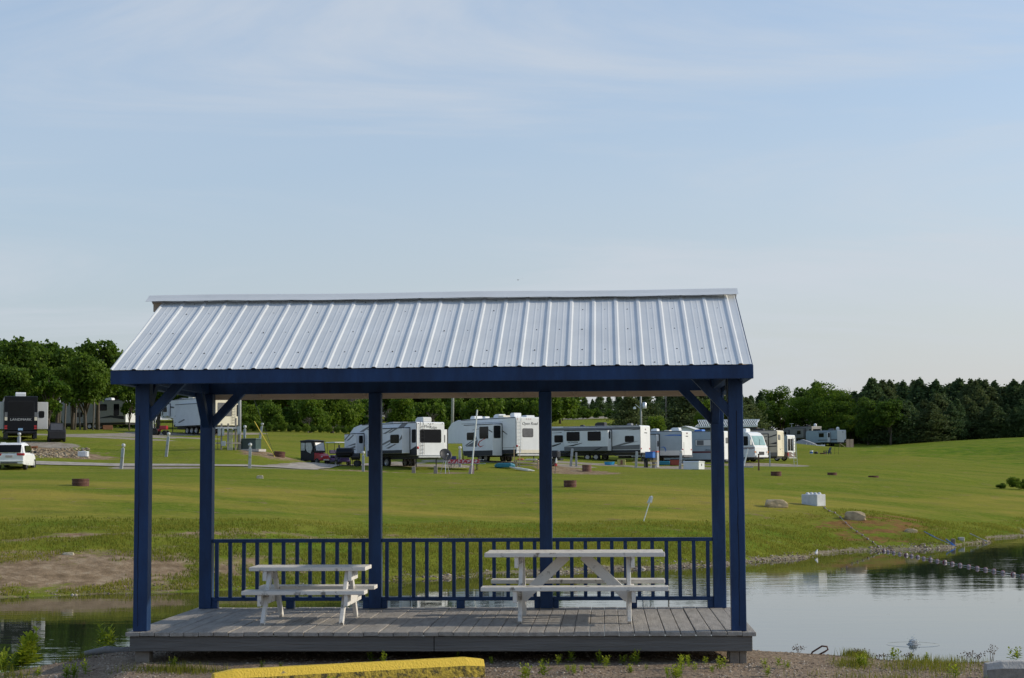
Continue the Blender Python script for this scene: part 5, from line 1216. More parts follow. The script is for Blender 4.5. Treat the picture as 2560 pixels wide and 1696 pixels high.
o = base('leaning_board', 'white board leaning at the right-hand post beside the motorhome', 'board', 1864, 157, 0); MB().bar((-.2, 0, 0), (.25, .2, 1.75), .25, .06).build('board', lattm, o); MB().box(-.5, .7, -.3, .3, -.05, .12).build('base', concrete, o)
o = base('steel_ladder', 'pale metal ladder standing on end right of the small camper', 'ladder', 1990, 168, 0); o.rotation_euler[1] = R(-3)
for x in (-.16, .16): MB().tube([(x, 0, -.1), (x, 0, 2.95)], .025, 6).build('stile', silver, o)
mb = MB()
for k in range(10): mb.tube([(-.16, 0, .2 + k * .29), (.16, 0, .2 + k * .29)], .016, 6)
mb.build('rungs', silver, o)
o = base('brown_stake', 'rusty brown stake in the grass before the motorhome', 'stake', 1897, 150, 0); MB().box(-.07, .07, -.05, .05, -.1, 1.5).build('stake', brownwood, o)
# white lattice pergola roof behind the trailers
o = base('lattice_pergola', 'white lattice topped pergola behind the older maroon striped trailer', 'pergola', 1820, 215, -6)
mb = MB(); n = 30; Lp = 7.9
for k in range(n):
    x = -Lp / 2 + Lp * k / n
    mb.bar((x, -1.6, 3.25), (min(x + .75, Lp / 2), 1.6, 4.1), .07, .03); mb.bar((min(x + .75, Lp / 2), -1.6, 3.29), (x, 1.6, 4.14), .07, .03)
mb.build('lattice', lattm, o)
MB().box(-Lp / 2, Lp / 2, -1.68, -1.6, 3.12, 3.3).box(-Lp / 2, Lp / 2, 1.6, 1.68, 4.0, 4.2).build('roof_frame', lattm, o)
MB().box(-Lp / 2, Lp / 2, -1.4, 1.5, 2.75, 3.1).build('shade_cloth', black, o)
for x in (-Lp / 2 + .1, -1.3, 1.3, Lp / 2 - .1):
    MB().box(x - .07, x + .07, -1.6, -1.46, -.2, 3.1).build('post', brownwood, o)
o = base('storage_shed', 'small white shed roof showing above the blue swoosh trailer', 'shed', 1722, 200, -14)
MB().prism([(-1.9, 0), (1.9, 0), (1.9, 2.5), (0, 3.15), (-1.9, 2.5)], -1.5, 1.5, 'y').build('wall', lapwhite, o); MB().prism([(-2.1, 2.46), (0, 3.2), (2.1, 2.46), (2.1, 2.54), (0, 3.3), (-2.1, 2.54)], -1.7, 1.7, 'y').build('roof', offwhite, o)
# far deck, steps and chair
o = base('timber_deck', 'low brown timber deck with steps before the far pair of trailers', 'deck', 2058, 325, 0)
MB().box(-3.2, 3.2, -1.2, 1.6, .55, .7).build('deck', brownwood, o); MB().box(-3.2, 3.2, -1.25, -1.21, -.3, .55).build('skirt', brownwood, o)
for k in range(3): MB().box(3.25 + k * .32, 3.55 + k * .32, -1.0, .4, -.3, .5 - k * .2).build('step', tanwood, o)
MB().tube([(3.25, -1.05, .7), (3.25, -1.05, 1.6), (4.25, -1.05, .85), (4.25, -1.05, 0)], .05, 6).build('handrail', tanwood, o)
for x in (-3.1, -2.4): MB().tube([(x, -1.15, .7), (x, -1.15, 1.6)], .05, 6).build('rail_post', offwhite, o)
c = base('cool_box', 'white cool box with green end standing on the far timber deck', 'cool box', 2052, 325, 0, dz=.70); MB().box(-.8, .9, -.35, .35, .01, .55).build('box', white, c, bevel=.05); MB().box(.91, 1.05, -.35, .35, .01, .5).build('end_panel', darkgreen, c)
o = base('timber_cupboard', 'tan double door timber cupboard on legs right of the far trailers', 'cupboard', 2126, 318, 0)
for x in (-.66, .04): MB().box(x, x + .62, -.08, .08, .45, 2.0).build('door', tanwood, o, bevel=.02)
for x in (-.7, 0, .7): MB().box(x - .04, x + .04, -.06, .06, -.2, 2.05).build('leg', brownwood, o)
o = base('garden_chair', 'dark blue slatted garden chair beside the distant fire ring', 'chair', 2071, 233, 25)
m_ = mat('navy_plastic', (.012, .025, .06), .5)
MB().prism([(-.5, .38), (.1, .26), (.1, .30), (-.5, .42)], -.28, .28, 'y').build('seat', m_, o); MB().prism([(.06, .28), (.38, 1.08), (.42, 1.06), (.10, .26)], -.34, .34, 'y').build('backrest', m_, o)
for y in (-.36, .36):
    MB().box(-.55, .25, y - .06, y + .06, .58, .62).build('armrest', m_, o); MB().box(-.5, -.4, y - .05, y + .05, 0, .58).build('leg', m_, o); MB().box(.2, .3, y - .05, y + .05, 0, .5).build('leg', m_, o)
o = base('bucket', 'white bucket with blue label left of the distant fire ring', 'bucket', 2029.5, 236, 0); MB().lathe([(.001, 0), (.2, 0), (.24, .6), (.001, .6)], 14).build('bucket', white, o); MB().lathe([(.226, .2), (.236, .4)], 14).build('bucket_label', bluep, o)
o = base('flower_pot', 'dark round pot between the white bucket and the distant fire ring', 'pot', 2041, 236, 0); MB().lathe([(.001, 0), (.22, 0), (.3, .35), (.26, .45), (.001, .4)], 14).build('pot', charcoal, o)
o = base('shepherd_hook', 'pair of thin black hooks standing right of the dark blue garden chair', 'garden hook', 2092, 236, 0)
for x in (-.25, .3): MB().tube([(x, 0, -.1), (x, 0, 1.1), (x + .08, 0, 1.2), (x + .16, 0, 1.1)], .018, 6).build('hook', black, o)
# low white wrapped bale on the left slope, woodpile
o = base('wrapped_tub', 'white wrapped tub on the grass slope left of the pavilion', 'tub', 208, 122, -10)
loft([(-.36, [(-.3, 0), (.3, 0), (.3, .38), (-.3, .40)]), (-.1, [(-.34, 0), (.34, 0), (.33, .44), (-.33, .41)]), (.2, [(-.34, 0), (.34, 0), (.33, .40), (-.33, .44)]), (.36, [(-.3, 0), (.3, 0), (.3, .42), (-.3, .37)])]).build('wrap', mat('white_plastic_wrap', (.62, .64, .66), .4, bump=.6, scale=4), o, bevel=.04)
o = base('firewood_pile', 'heap of orange brown split firewood behind the white car', 'woodpile', 52, 125, 0)
for k in range(26):
    x = rnd.uniform(-1.0, 1.0); z = rnd.uniform(0, .32) * (1 - abs(x) * .55); a = rnd.uniform(-.5, .5)
    MB().tube([(x - .2 * math.cos(a), rnd.uniform(-.3, .3), .08 + z), (x + .2 * math.cos(a), rnd.uniform(-.3, .3), .08 + z + .1 * math.sin(a))], .075, 6).build('log', mat('split_wood', (.24, .10, .045), .9, 0, .4, 4), o)
for u, d, lb in ((268, 192, 'orange box by the trunks before the half hidden trailer'), (125, 190, 'brown crate among the trunks left of the half hidden trailer')):
    o = base('wood_crate', lb, 'crate', u, d, 0); MB().box(-.55, .55, -.3, .3, 0, .5).build('crate', mat('split_wood2', (.30, .14, .08), .9), o, bevel=.02)

# ================================================================== POND EDGE OBJECTS
def rock(name, lb, u, v, w, h, seed, dep=None, m_=rockm, rot=0, flat=.75):
    p = hit(u, v); o_ = bmesh.new(); bmesh.ops.create_icosphere(o_, subdivisions=3, radius=1); rg = random.Random(seed)
    pl = [(Vector((rg.uniform(-1, 1), rg.uniform(-1, 1), rg.uniform(-.6, 1))).normalized(), rg.uniform(.7, .9)) for _ in range(6)] + [(Vector((0, 0, 1)), flat * .85), (Vector((1, .1, .1)).normalized(), .72), (Vector((-1, .1, .15)).normalized(), .74), (Vector((.15, -1, .1)).normalized(), .62), (Vector((-.1, 1, .1)).normalized(), .64)]
    for v_ in o_.verts:
        for n_, dd in pl:
            t_ = v_.co.dot(n_) - dd
            if t_ > 0: v_.co -= n_ * t_ * .92
        v_.co += Vector((rg.uniform(-.02, .02), rg.uniform(-.02, .02), rg.uniform(-.02, .02)))
    dep = dep or w * .7
    for v_ in o_.verts: v_.co = Vector((v_.co.x * w / 2 * 1.3, v_.co.y * dep / 2 * 1.3, (v_.co.z + .45) * h / 1.2))
    me = bpy.data.meshes.new(name); o_.to_mesh(me); o_.free(); me.materials.append(m_)
    ob = bpy.data.objects.new(name, me); C.objects.link(ob); ob.location = (p.x, p.y, p.z - .02); ob.rotation_euler = (0, 0, rot)
    return tag(ob, lb, 'rock', 'limestone rocks on the pond bank')
rock('rock', 'large flat topped tan boulder left of the concrete block', 1940, 1268, 1.12, .42, 3)
rock('rock', 'tan boulder with a level top right of the concrete block', 2139, 1300, 1.0, .44, 5, rot=-.3)
rock('rock', 'low grey stone above the red soil near the blue strap', 2277, 1332, .58, .20, 9)
rock('rock', 'pale round stone on the lawn below the gravel lane', 650, 1197, .40, .22, 12, m_=mat('pale_stone', (.42, .37, .27), .95, 0, .3, 4))
rock('rock', 'small white stone at the near left water edge', 171, 1389, .38, .10, 14, m_=mat('pale_stone', (.42, .37, .27), .95, 0, .3, 4))
# interlocking concrete block
o = thing('concrete_block', 'pale concrete lifting block with knobs on top beside the boulders', 'concrete block', hit(2037, 1264), R(-42) - .18, None)
MB().box(-.62, .46, -.33, .33, -.05, .56).build('block', blockc, o, bevel=.03, seg=2)
for x in (-.35, .19):
    for y in (-.15, .15): MB().lathe([(.11, .561), (.09, .63), (.05, .66), (.001, .665)], 10, 0, Matrix.Translation((x, y, 0))).build('knob', blockc, o, smooth=True)
# float line
bp = [(583, 243), (615, 277), (648, 297), (690, 315), (732, 346), (774, 390), (816, 428), (858, 458), (900, 486), (940, 513), (980, 543), (1020, 574), (1063, 600), (1096, 605), (1137, 612), (1183, 622), (1231, 630), (1273, 638), (1320, 645), (1365, 655), (1416, 664), (1469, 675), (1524, 684), (1582, 695), (1642, 706), (1707, 717), (1772, 730), (1835, 740), (1898, 751), (1966, 764), (2044, 777), (2118, 790), (2200, 806)]
pts = []
for k, (a, b_) in enumerate(bp):
    u, v = 1860 + a * .3291, 1180 + b_ * .3291
    if k < 12: q = hit(u, v + 2); pts.append(q + Vector((0, 0, .05)))
    else:
        r_ = ray(u, v); pts.append(Vector((0, 0, EYE)) + r_ * ((WATER + .03 - EYE) / r_.z))
root = thing('float_line', 'rope strung with red and white floats running from the concrete block into the pond', 'float line', pts[0])
blk = hit(2037, 1264) + Vector((-.1, -.2, .66))
MB().tube([tuple(blk - pts[0])] + [tuple(p - pts[0]) for p in pts], .008, 5).build('rope', ropew, root)
bu = None
for k, p in enumerate(pts):
    d_ = (pts[min(k + 1, len(pts) - 1)] - pts[max(k - 1, 0)]); yw = math.atan2(d_.y, d_.x)
    if bu is None:
        bu = MB().lathe([(.001, -.085), (.04, -.082), (.062, -.068)], 12, 1).lathe([(.062, -.068), (.074, -.04), (.076, 0), (.074, .04), (.062, .068)], 12, 0).lathe([(.062, .068), (.04, .082), (.001, .085)], 12, 1).build('float', [buoyr, buoyw], root, smooth=True); b_ = bu
    else:
        b_ = bu.copy(); C.objects.link(b_)
    b_.location = p - pts[0]; b_.rotation_euler = (rnd.uniform(-.3, .3), R(90), yw); sc_ = .66 if k < 12 else 1.0; b_.scale = (sc_,) * 3
# blue strap, timber stub, pipe
def wpt(u, v, dz=0): q = hit(u, v); return (q.x, q.y, q.z + dz)
q0 = Vector(wpt(2384, 1367)); 
ob = MB().tube([tuple(Vector(wpt(2310, 1332, .03)) - q0), tuple(Vector(wpt(2345, 1350, .04)) - q0), tuple(Vector(wpt(2382, 1366, .05)) - q0), tuple(Vector(wpt(2388, 1368, .06)) - q0), tuple(Vector(wpt(2365, 1357, .16)) - q0)], .022, 6).build('strap', bluep, None); ob.location = q0; tag(ob, 'bent bright blue strap running down the bank to the water', 'strap')
q0 = Vector(wpt(2383, 1363)); ob = MB().box(-.09, .09, -.09, .09, -.3, .28).build('timber_stub', oldwood, None, bevel=.02); ob.location = q0; tag(ob, 'short dark timber stub at the waterline by the blue strap', 'timber stub', 'dark blocks by the blue strap')
q0 = Vector(wpt(2403, 1352)); ob = MB().box(-.14, .14, -.1, .1, -.1, .16).build('timber_stub', concrete, None, bevel=.02); ob.location = q0; tag(ob, 'grey block lying just right of the dark timber stub', 'block', 'dark blocks by the blue strap')
a = Vector(wpt(2425, 1337, .04)); b = Vector(wpt(2468, 1357, .02)); ob = MB().tube([(0, 0, 0), tuple(b - a)], .025, 6).build('pipe', galv, None); ob.location = a; tag(ob, 'thin grey pipe lying on the bank right of the blue strap', 'pipe')
# small bird standing on the shore
p = hit(2041, 1392); p.z = WATER
b_ = bpy.data.meshes.new('bird'); bb = bmesh.new()
vv = [bb.verts.new(x) for x in ((-.13, 0, .10), (-.05, 0, .13), (.04, 0, .16), (.09, 0, .22), (.12, 0, .25), (.17, 0, .245))]; ed = [bb.edges.new((vv[i], vv[i + 1])) for i in range(5)]
lg = [bb.verts.new((.0, s * .03, z)) for s in (-1, 1) for z in (.08, 0.0)]; bb.edges.new((vv[1], lg[0])); bb.edges.new((lg[0], lg[1])); bb.edges.new((vv[1], lg[2])); bb.edges.new((lg[2], lg[3]))
bb.to_mesh(b_); bb.free(); bo = bpy.data.objects.new('bird', b_); C.objects.link(bo); bo.location = p; bo.rotation_euler = (0, 0, R(60)); bo.scale = (1.05,) * 3
md = bo.modifiers.new('skin', 'SKIN'); rad = [.02, .065, .06, .028, .03, .006, .012, .007, .012, .007]
for i, r_ in enumerate(rad): b_.skin_vertices[0].data[i].radius = (r_, r_)
b_.skin_vertices[0].data[1].use_root = True; bo.modifiers.new('sub', 'SUBSURF').levels = 1; b_.materials.append(mat('gull_grey', (.50, .50, .50), .8)); tag(bo, 'small pale grey bird standing at the waterline below the concrete block', 'bird')
# bubbler in the pond, foreground hook, log
r_ = ray(2282, 1612); p = Vector((0, 0, EYE)) + r_ * ((WATER - EYE) / r_.z)
o = thing('pond_bubbler', 'small bubbling aerator throwing up clear water near the lower right bank', 'aerator', p); o.scale = (1, 1, .65)
g = random.Random(4); mb = MB()
for k in range(60):
    a = g.uniform(0, 6.28); r0 = abs(g.gauss(0, .09)); h_ = max(0, g.gauss(.16, .09)) * (1 - r0 * 3); s_ = g.uniform(.006, .012)
    mb.lathe([(.0005, -s_ * 1.5), (s_ * 1.3, 0), (.0005, s_ * 1.5)], 5, 0, Matrix.Translation((r0 * math.cos(a) * .6, r0 * math.sin(a) * .6, max(.01, h_))))
mb.lathe([(.001, .17), (.05, .155), (.09, .11), (.075, .07), (.12, .03), (.14, .0)], 14)
wmat = bpy.data.materials.new('splash'); wmat.use_nodes = True; bs = wmat.node_tree.nodes['Principled BSDF']; bs.inputs['Transmission Weight'].default_value = .7; bs.inputs['Roughness'].default_value = .1; bs.inputs['IOR'].default_value = 1.33; bs.inputs['Base Color'].default_value = (.8, .82, .82, 1)
mb.build('splash', wmat, o); MB().lathe([(.55, .003), (.45, .010), (.36, .003), (.26, .012), (.18, .004), (.10, .012), (.001, .02)], 30).build('ripple_ring', wm, o, smooth=True)
q = gp(2010, float(np.interp(2010, EDu, EDd)) + .1); ob = MB().tube([(0, 0, -.1), (.06, .0, .02), (.16, .0, .08), (.21, 0, .075), (.22, 0, .045), (.19, 0, .025), (.10, 0, -.02)], .009, 8).build('bent_rebar', rust, None, smooth=True); ob.location = (q.x - .02, q.y - .05, q.z); tag(ob, 'bent loop of dark steel rod sticking out of the near bank', 'steel rod')
q = gp(270, float(np.interp(270, EDu, EDd)) + .05); ob = MB().tube([(-.22, 0, .0), (0, .02, .035), (.26, .0, .03)], [.025, .04, .03], 8).build('driftwood', mat('grey_driftwood', (.24, .23, .22), .9, 0, .3, 6, bump=.6), None, smooth=True); ob.location = (q.x, q.y, q.z + .0); tag(ob, 'grey piece of driftwood at the left end of the deck', 'driftwood')
q = hit(1834, 1649); ob = MB().box(-.06, .06, -.05, .05, -.02, .075).build('paver_brick', concrete, None, bevel=.008); ob.location = (q.x, q.y, q.z); tag(ob, 'small pale brick beside the right support block of the deck', 'brick')

# ================================================================== TREES
leafA = foliage('leaf_broad', (.036, .085, .010), (.155, .235, .024), .65, .45)
leafB = foliage('leaf_bright', (.050, .115, .008), (.185, .255, .022), .65, .45)
leafC = foliage('leaf_conifer', (.040, .080, .030), (.130, .185, .060), .75, .38)  # greens lightened so the colour stands in for distance haze
leafD = foliage('leaf_cedar', (.045, .080, .026), (.150, .175, .058), .75, .36)
twigm = mat('bare_twigs', (.13, .11, .095), .95, 0, .25, 3)
def quads(Cn, size, asp, rng, up=None):
    n = len(Cn); a = rng.normal(size=(n, 3)); a /= np.linalg.norm(a, axis=1)[:, None]
    if up is not None: a = a * (1 - up) + np.array([0, 0, -.35]) * up; a /= np.linalg.norm(a, axis=1)[:, None]
    b = rng.normal(size=(n, 3)); b -= (b * a).sum(1)[:, None] * a; b /= np.linalg.norm(b, axis=1)[:, None]
    s = size * rng.uniform(.6, 1.35, n)[:, None]
    V = np.stack([Cn - a * s * asp, Cn + b * s * .5, Cn + a * s * asp, Cn - b * s * .5], 1)
    return V.reshape(-1, 3), np.arange(4 * n).reshape(-1, 4)
PROTO = {}
def add_proto(key, V, Q, T, leafm, trunk, barkm):
    cm = np_mesh('crown', V, Q, leafm, tint=T)
    me = cm.data; bpy.data.objects.remove(cm)
    tr_ = None
    if trunk is not None:
        to = trunk.build('trunk', barkm, None, smooth=True); tr_ = to.data; bpy.data.objects.remove(to)
    PROTO[key] = (me, tr_)
def broadleaf(key, seed, n=7500, R_=3.6, z0=2.6, leafm=leafA, size=.27, lobes=22, barkm=bark, trunk=True, Ht=10.0, sq=1.0):
    rng = np.random.default_rng(seed); cz_ = (Ht + z0) / 2; hz_ = (Ht - z0) / 2
    L = []; 
    while len(L) < lobes:
        p = rng.normal(size=3); p /= np.linalg.norm(p); rad = rng.uniform(.45, .95) ** .7
        c = p * rad * np.array([R_ * .78, R_ * .78, hz_ * .80]); c[2] += cz_
        if c[2] < z0 + .6 and np.hypot(c[0], c[1]) < R_ * .35: continue
        L.append((c, rng.uniform(.20, .36) * R_ * sq, rng.uniform(-.22, .22)))
    L.append((np.array([0, 0, cz_]), R_ * .42, 0))
    w = np.array([l[1] ** 2 for l in L]); cnt = (w / w.sum() * n).astype(int); Cs = []; T = []
    for (c, r, tt), k in zip(L, cnt):
        d = rng.normal(size=(k, 3)); d /= np.linalg.norm(d, axis=1)[:, None]
        bump = 1 + .28 * np.sin(d[:, 0] * 5 + tt * 40) * np.sin(d[:, 1] * 6 + tt * 20) + .15 * np.sin(d[:, 2] * 9 + tt * 70)
        rad = r * bump * rng.uniform(.25, 1, k) ** .35
        q = c + d * rad[:, None] * np.array([1, 1, .8]); Cs.append(q)
        T.append(np.clip(.42 + tt + rng.normal(0, .17, k) , 0, 1))
    Cs = np.concatenate(Cs); T = np.concatenate(T)
    ok_ = Cs[:, 2] > z0 * .75; Cs = Cs[ok_]; T = T[ok_]
    V, Q = quads(Cs, size, .62, rng)
    tb = None
    if trunk:
        tb = MB(); rg = random.Random(seed); zt_ = cz_ + hz_ * .2
        tb.tube([(0, 0, -.6), (.05, .03, z0 * .5), (rg.uniform(-.15, .15), rg.uniform(-.15, .15), z0), (rg.uniform(-.3, .3), rg.uniform(-.3, .3), zt_)], [.26, .20, .17, .06], 8)
        for c, r, tt in L[:13]:
            h0 = rg.uniform(z0 * .7, z0 * 1.25); mid = Vector((c[0] * .45, c[1] * .45, h0 + (c[2] - h0) * .6))
            tb.tube([(0, 0, h0), tuple(mid), tuple(c)], [.10, .06, .02], 5)
    add_proto(key, V, Q, np.repeat(T, 4), leafm, tb, barkm)
def conifer(key, seed, n=6500, R_=2.2, z0=.8, leafm=leafC, size=.34, Ht=10.0, power=.85, gaps=.25):
    rng = np.random.default_rng(seed); Cs = []; T = []; nb = 120; per = n // nb; tb = MB()
    tb.tube([(0, 0, -.5), (.03, 0, Ht * .5), (0, .02, Ht * .97)], [.20, .12, .02], 7)
    for k in range(nb):
        z = z0 + (Ht - z0) * (k + rng.uniform(0, 1)) / nb; rr_ = R_ * min(1.0, 1.9 * (1 - (z - z0) / (Ht - z0))) ** (.6 + power * .4) * rng.uniform(.55, 1.12) + .06
        a = rng.uniform(0, 2 * np.pi); up_ = rng.uniform(-.25, .25)
        t_ = rng.uniform(.1, 1, per) ** .7
        x = np.cos(a) * rr_ * t_; y = np.sin(a) * rr_ * t_; zz_ = z + up_ * rr_ * t_ - .16 * rr_ * t_ ** 2 + rng.normal(0, .26, per)
        sp_ = .10 + .30 * rr_ * (1 - .4 * t_)
        Cs.append(np.c_[x + rng.normal(0, 1, per) * sp_, y + rng.normal(0, 1, per) * sp_, zz_]); T.append(np.clip(.38 + rng.uniform(-.12, .12) + rng.normal(0, .13, per), 0, 1))
    Cs = np.concatenate(Cs); T = np.concatenate(T)
    V, Q = quads(Cs, size, .75, rng, .12); add_proto(key, V, Q, np.repeat(T, 4), leafm, tb, bark)
def bare(key, seed, Ht=10.0):
    rg = random.Random(seed); tb = MB(); cr_ = MB()
    def br(p, d, L, r, lv):
        q = p + d * L * .5 + Vector((rg.uniform(-.1, .1), rg.uniform(-.1, .1), 0)) * L * .5; e = p + d * L
        (tb if lv < 2 else cr_).tube([tuple(p), tuple(q), tuple(e)], [r, r * .8, r * .55], 5 if lv < 2 else 3, cap=False)
        if lv >= 5: return
        for _ in range(3 if lv < 4 else 4):
            nd = (d + Vector((rg.uniform(-1, 1), rg.uniform(-1, 1), rg.uniform(-.25, .7))) * .75).normalized()
            br(p + (e - p) * rg.uniform(.55, 1), nd, L * rg.uniform(.55, .8), max(r * .55, .014), lv + 1)
    br(Vector((0, 0, -.3)), Vector((0, 0, 1)), Ht * .34, .2, 0)
    co = cr_.build('twigs', twigm, None); cmx = co.data; bpy.data.objects.remove(co)
    to = tb.build('trunk', greybark, None, smooth=True); tm = to.data; bpy.data.objects.remove(to)
    PROTO[key] = (cmx, tm)
broadleaf('oakA', 1, 9000, 3.9, 2.2); broadleaf('oakB', 2, 9000, 3.5, 2.6, lobes=26); broadleaf('oakC', 3, 8000, 3.2, 1.8, lobes=18, leafm=leafB)
broadleaf('bright', 4, 8000, 3.8, 1.2, leafm=leafB, lobes=24); broadleaf('bushA', 5, 5000, 4.6, .3, leafm=leafB, lobes=18, trunk=False, size=.34, Ht=7); broadleaf('bushB', 6, 5000, 4.2, .2, leafm=leafA, lobes=16, trunk=False, size=.34, Ht=7)
broadleaf('round', 7, 22000, 6.4, .9, leafm=leafB, lobes=60, size=.20, sq=.70); broadleaf('roundB', 8, 14000, 4.6, .8, leafm=leafA, lobes=36, size=.22, sq=.8)
conifer('pineA', 11, 10000, R_=2.2, power=.72, size=.24); conifer('pineB', 12, 10000, R_=2.5, power=.62, size=.24); conifer('cedarA', 13, 10000, size=.24, R_=3.0, power=.5, leafm=leafD, z0=.3); conifer('cedarB', 14, 10000, size=.24, R_=2.6, power=.6, leafm=leafD, z0=.3)
bare('bareA', 21); bare('bareB', 22)
def tree(key, u, d, v_top, label, group, name=None, wide=1.0, base_=None):
    p = gp(u, d); zt_ = at(u, v_top, d).z; h = zt_ - p.z; me, tm = PROTO[key]
    H0 = 7.0 if key.startswith('bush') else 10.0
    nm = name or {'p': 'pine_tree', 'c': 'cedar_tree'}.get(key[0] if key[:4] in ('pine', 'ceda') else '', 'bare_tree' if key.startswith('bare') else ('shrub' if key.startswith('bush') else 'broadleaf_tree'))
    o = thing(nm, label, 'shrub' if nm == 'shrub' else 'tree', p, rnd.uniform(0, 6.28), group)
    s = h / H0; o.scale = (s * wide * rnd.uniform(.92, 1.08), s * wide * rnd.uniform(.92, 1.08), s)
    c = bpy.data.objects.new('twigs' if key.startswith('bare') else 'crown', me); C.objects.link(c); c.parent = o
    if tm: t_ = bpy.data.objects.new('trunk', tm); C.objects.link(t_); t_.parent = o
    return o
G1 = 'broadleaf trees of the left wood'; L1 = 'dense dark green broadleaf tree in the wood behind the black trailer'
for u, d, vt, k in ((-70, 178, 835, 'oakA'), (-15, 186, 838, 'oakB'), (38, 182, 832, 'oakA'), (92, 190, 842, 'oakC'), (140, 184, 856, 'oakB'), (180, 188, 850, 'oakA'), (-40, 205, 832, 'oakB'), (70, 208, 836, 'oakB'), (160, 210, 846, 'oakA'), (-130, 190, 830, 'oakA'), (120, 166, 905, 'oakC'), (20, 168, 900, 'oakB')):
    tree(k, u, d, vt, L1, G1, wide=1.05)
tree('oakB', 243, 190, 836, 'tallest broadleaf tree at the right end of the left wood, touching the roof corner', G1, wide=1.0)
tree('oakA', 212, 178, 872, 'broadleaf tree with low hanging boughs before the half hidden trailer', G1, wide=1.1)
tree('oakC', 322, 182, 925, 'leafy tree whose drooping bough hides the white trailer rear beside the left front post', G1, wide=.62)
tree('bushB', 350, 214, 1000, 'dark shrub between the left front post and the curved graphic trailer', 'shrubs at the wood edge')
for u in range(-100, 345, 20):
    tree(('bushB', 'bushA', 'bushB', 'bushB')[(u // 20) % 4], u, 203 + (u % 7), 1008 + (u * 7) % 26, 'shaded undergrowth between the trunks of the left wood', 'undergrowth in the left wood', name='shrub', wide=1.1)
for u, d, lean_ in ((186, 183, 2), (199, 182, -4), (160, 186, 1), (231, 180, 1), (146, 187, 3), (178, 188, -3)):
    p = gp(u, d); o = thing('tree_stem', 'slim bare tree stem among the trunks behind the covered buggy', 'tree', p, 0, 'slim stems in the left wood'); o.rotation_euler = (0, R(lean_), 0)
    MB().tube([(0, 0, -.4), (.05, 0, 3), (0, .1, 6.5)], [.11, .09, .06], 7).build('trunk', greybark, o, smooth=True)
G2 = 'trees of the wood behind the pavilion'; L2 = 'dark green tree in the wood seen under the pavilion roof'
for u, d, vt, k in ((300, 225, 860, 'oakA'), (345, 228, 865, 'oakB'), (395, 226, 870, 'oakA'), (450, 232, 880, 'oakB'), (505, 235, 880, 'oakA'), (560, 230, 885, 'oakB'), (612, 226, 890, 'oakA'), (668, 222, 890, 'oakB'), (722, 226, 890, 'oakC'), (775, 220, 890, 'oakB'), (830, 224, 895, 'oakA'), (885, 240, 900, 'oakB'), (935, 250, 900, 'oakA'), (990, 244, 900, 'oakB'), (1045, 250, 905, 'oakA'), (1100, 246, 905, 'oakB'), (1155, 250, 910, 'oakA'), (1205, 248, 915, 'oakB'), (1255, 246, 915, 'oakA'), (1305, 250, 915, 'oakB'), (1352, 262, 920, 'oakA')):
    tree(k, u, d, vt, L2, G2, wide=1.15)
for i_ in range(40):
    tree(('oakA', 'oakB', 'bushB')[i_ % 3], 270 + i_ * 29, 262 + 9 * (i_ % 2) + (8 if i_ > 20 else 0), 930 + 8 * (i_ % 4), L2, G2, name='broadleaf_tree', wide=1.3)
for u, d, vt, k, lb in ((618, 186, 1010, 'bushA', 'yellow green shrub at the wood edge right of the cream trailer rear'), (700, 188, 1035, 'bushA', 'low yellow green shrub behind the yellow guy wire'), (790, 192, 990, 'bushA', 'tall green shrub at the wood edge behind the red golf cart'), (660, 192, 985, 'bushB', 'dark shrub at the wood edge between the yellow green ones'), (742, 196, 970, 'bushB', 'dark shrub at the wood edge above the fire ring on the slope'),
                        (850, 198, 960, 'bushA', 'olive shrub behind the nose of the chevron trailer'), (905, 212, 960, 'bushB', 'dark shrub behind the centre left post'), (1010, 205, 985, 'bushA', 'bright green shrub above the roof of the chevron trailer'), (1065, 214, 975, 'bushB', 'dark shrub behind the slim grey utility pole'), (1200, 222, 960, 'bushB', 'dark shrub behind the white roof units'), (1320, 226, 965, 'bushB', 'dark shrub behind the centre right post'), (568, 190, 975, 'bushB', 'dark shrub behind the meter rack'), (1130, 226, 970, 'bushB', 'dark shrub behind the script lettered trailer nose'), (1262, 226, 962, 'bushB', 'dark shrub behind the script lettered trailer rear')):
    tree(k, u, d, vt, lb, 'shrubs at the wood edge', wide=.8)
tree('bareA', 880, 200, 965, 'grey leafless tree right behind the centre left post', 'leafless trees'); tree('bareB', 948, 202, 968, 'grey leafless tree above the chevron trailer roof', 'leafless trees', wide=1.3); tree('bareB', 1090, 212, 975, 'grey leafless tree left of the slim utility pole', 'leafless trees')
tree('bareA', 770, 186, 1035, 'grey leafless shrub behind the red golf cart', 'leafless trees', wide=1.6); tree('bareB', 835, 184, 1050, 'grey leafless shrub at the left end of the chevron trailer', 'leafless trees', wide=1.8)
# field beyond the middle trailers
tree('oakC', 1408, 292, 975, 'leafy tree on the far green field right of the centre right post', G2, wide=.9); tree('roundB', 1378, 296, 985, 'dark tree on the far green field behind the centre right post', G2, wide=.8)
for k, u, d, vt in (('pineA', 1440, 400, 985), ('pineB', 1462, 395, 992), ('pineA', 1483, 402, 1000), ('pineB', 1502, 396, 985), ('pineA', 1524, 400, 990), ('pineB', 1548, 404, 984), ('pineA', 1572, 398, 990), ('pineB', 1650, 390, 975), ('pineA', 1685, 380, 970), ('pineB', 1720, 385, 965), ('pineA', 1755, 380, 962), ('pineB', 1790, 378, 960), ('pineA', 1825, 376, 970), ('pineA', 1855, 372, 988), ('pineB', 1880, 372, 993), ('pineA', 1905, 376, 984), ('pineB', 1612, 395, 980)):
    tree(k, u, d, vt, 'distant dark pine on the skyline behind the field and trailers', 'distant pines behind the field', wide=1.15)
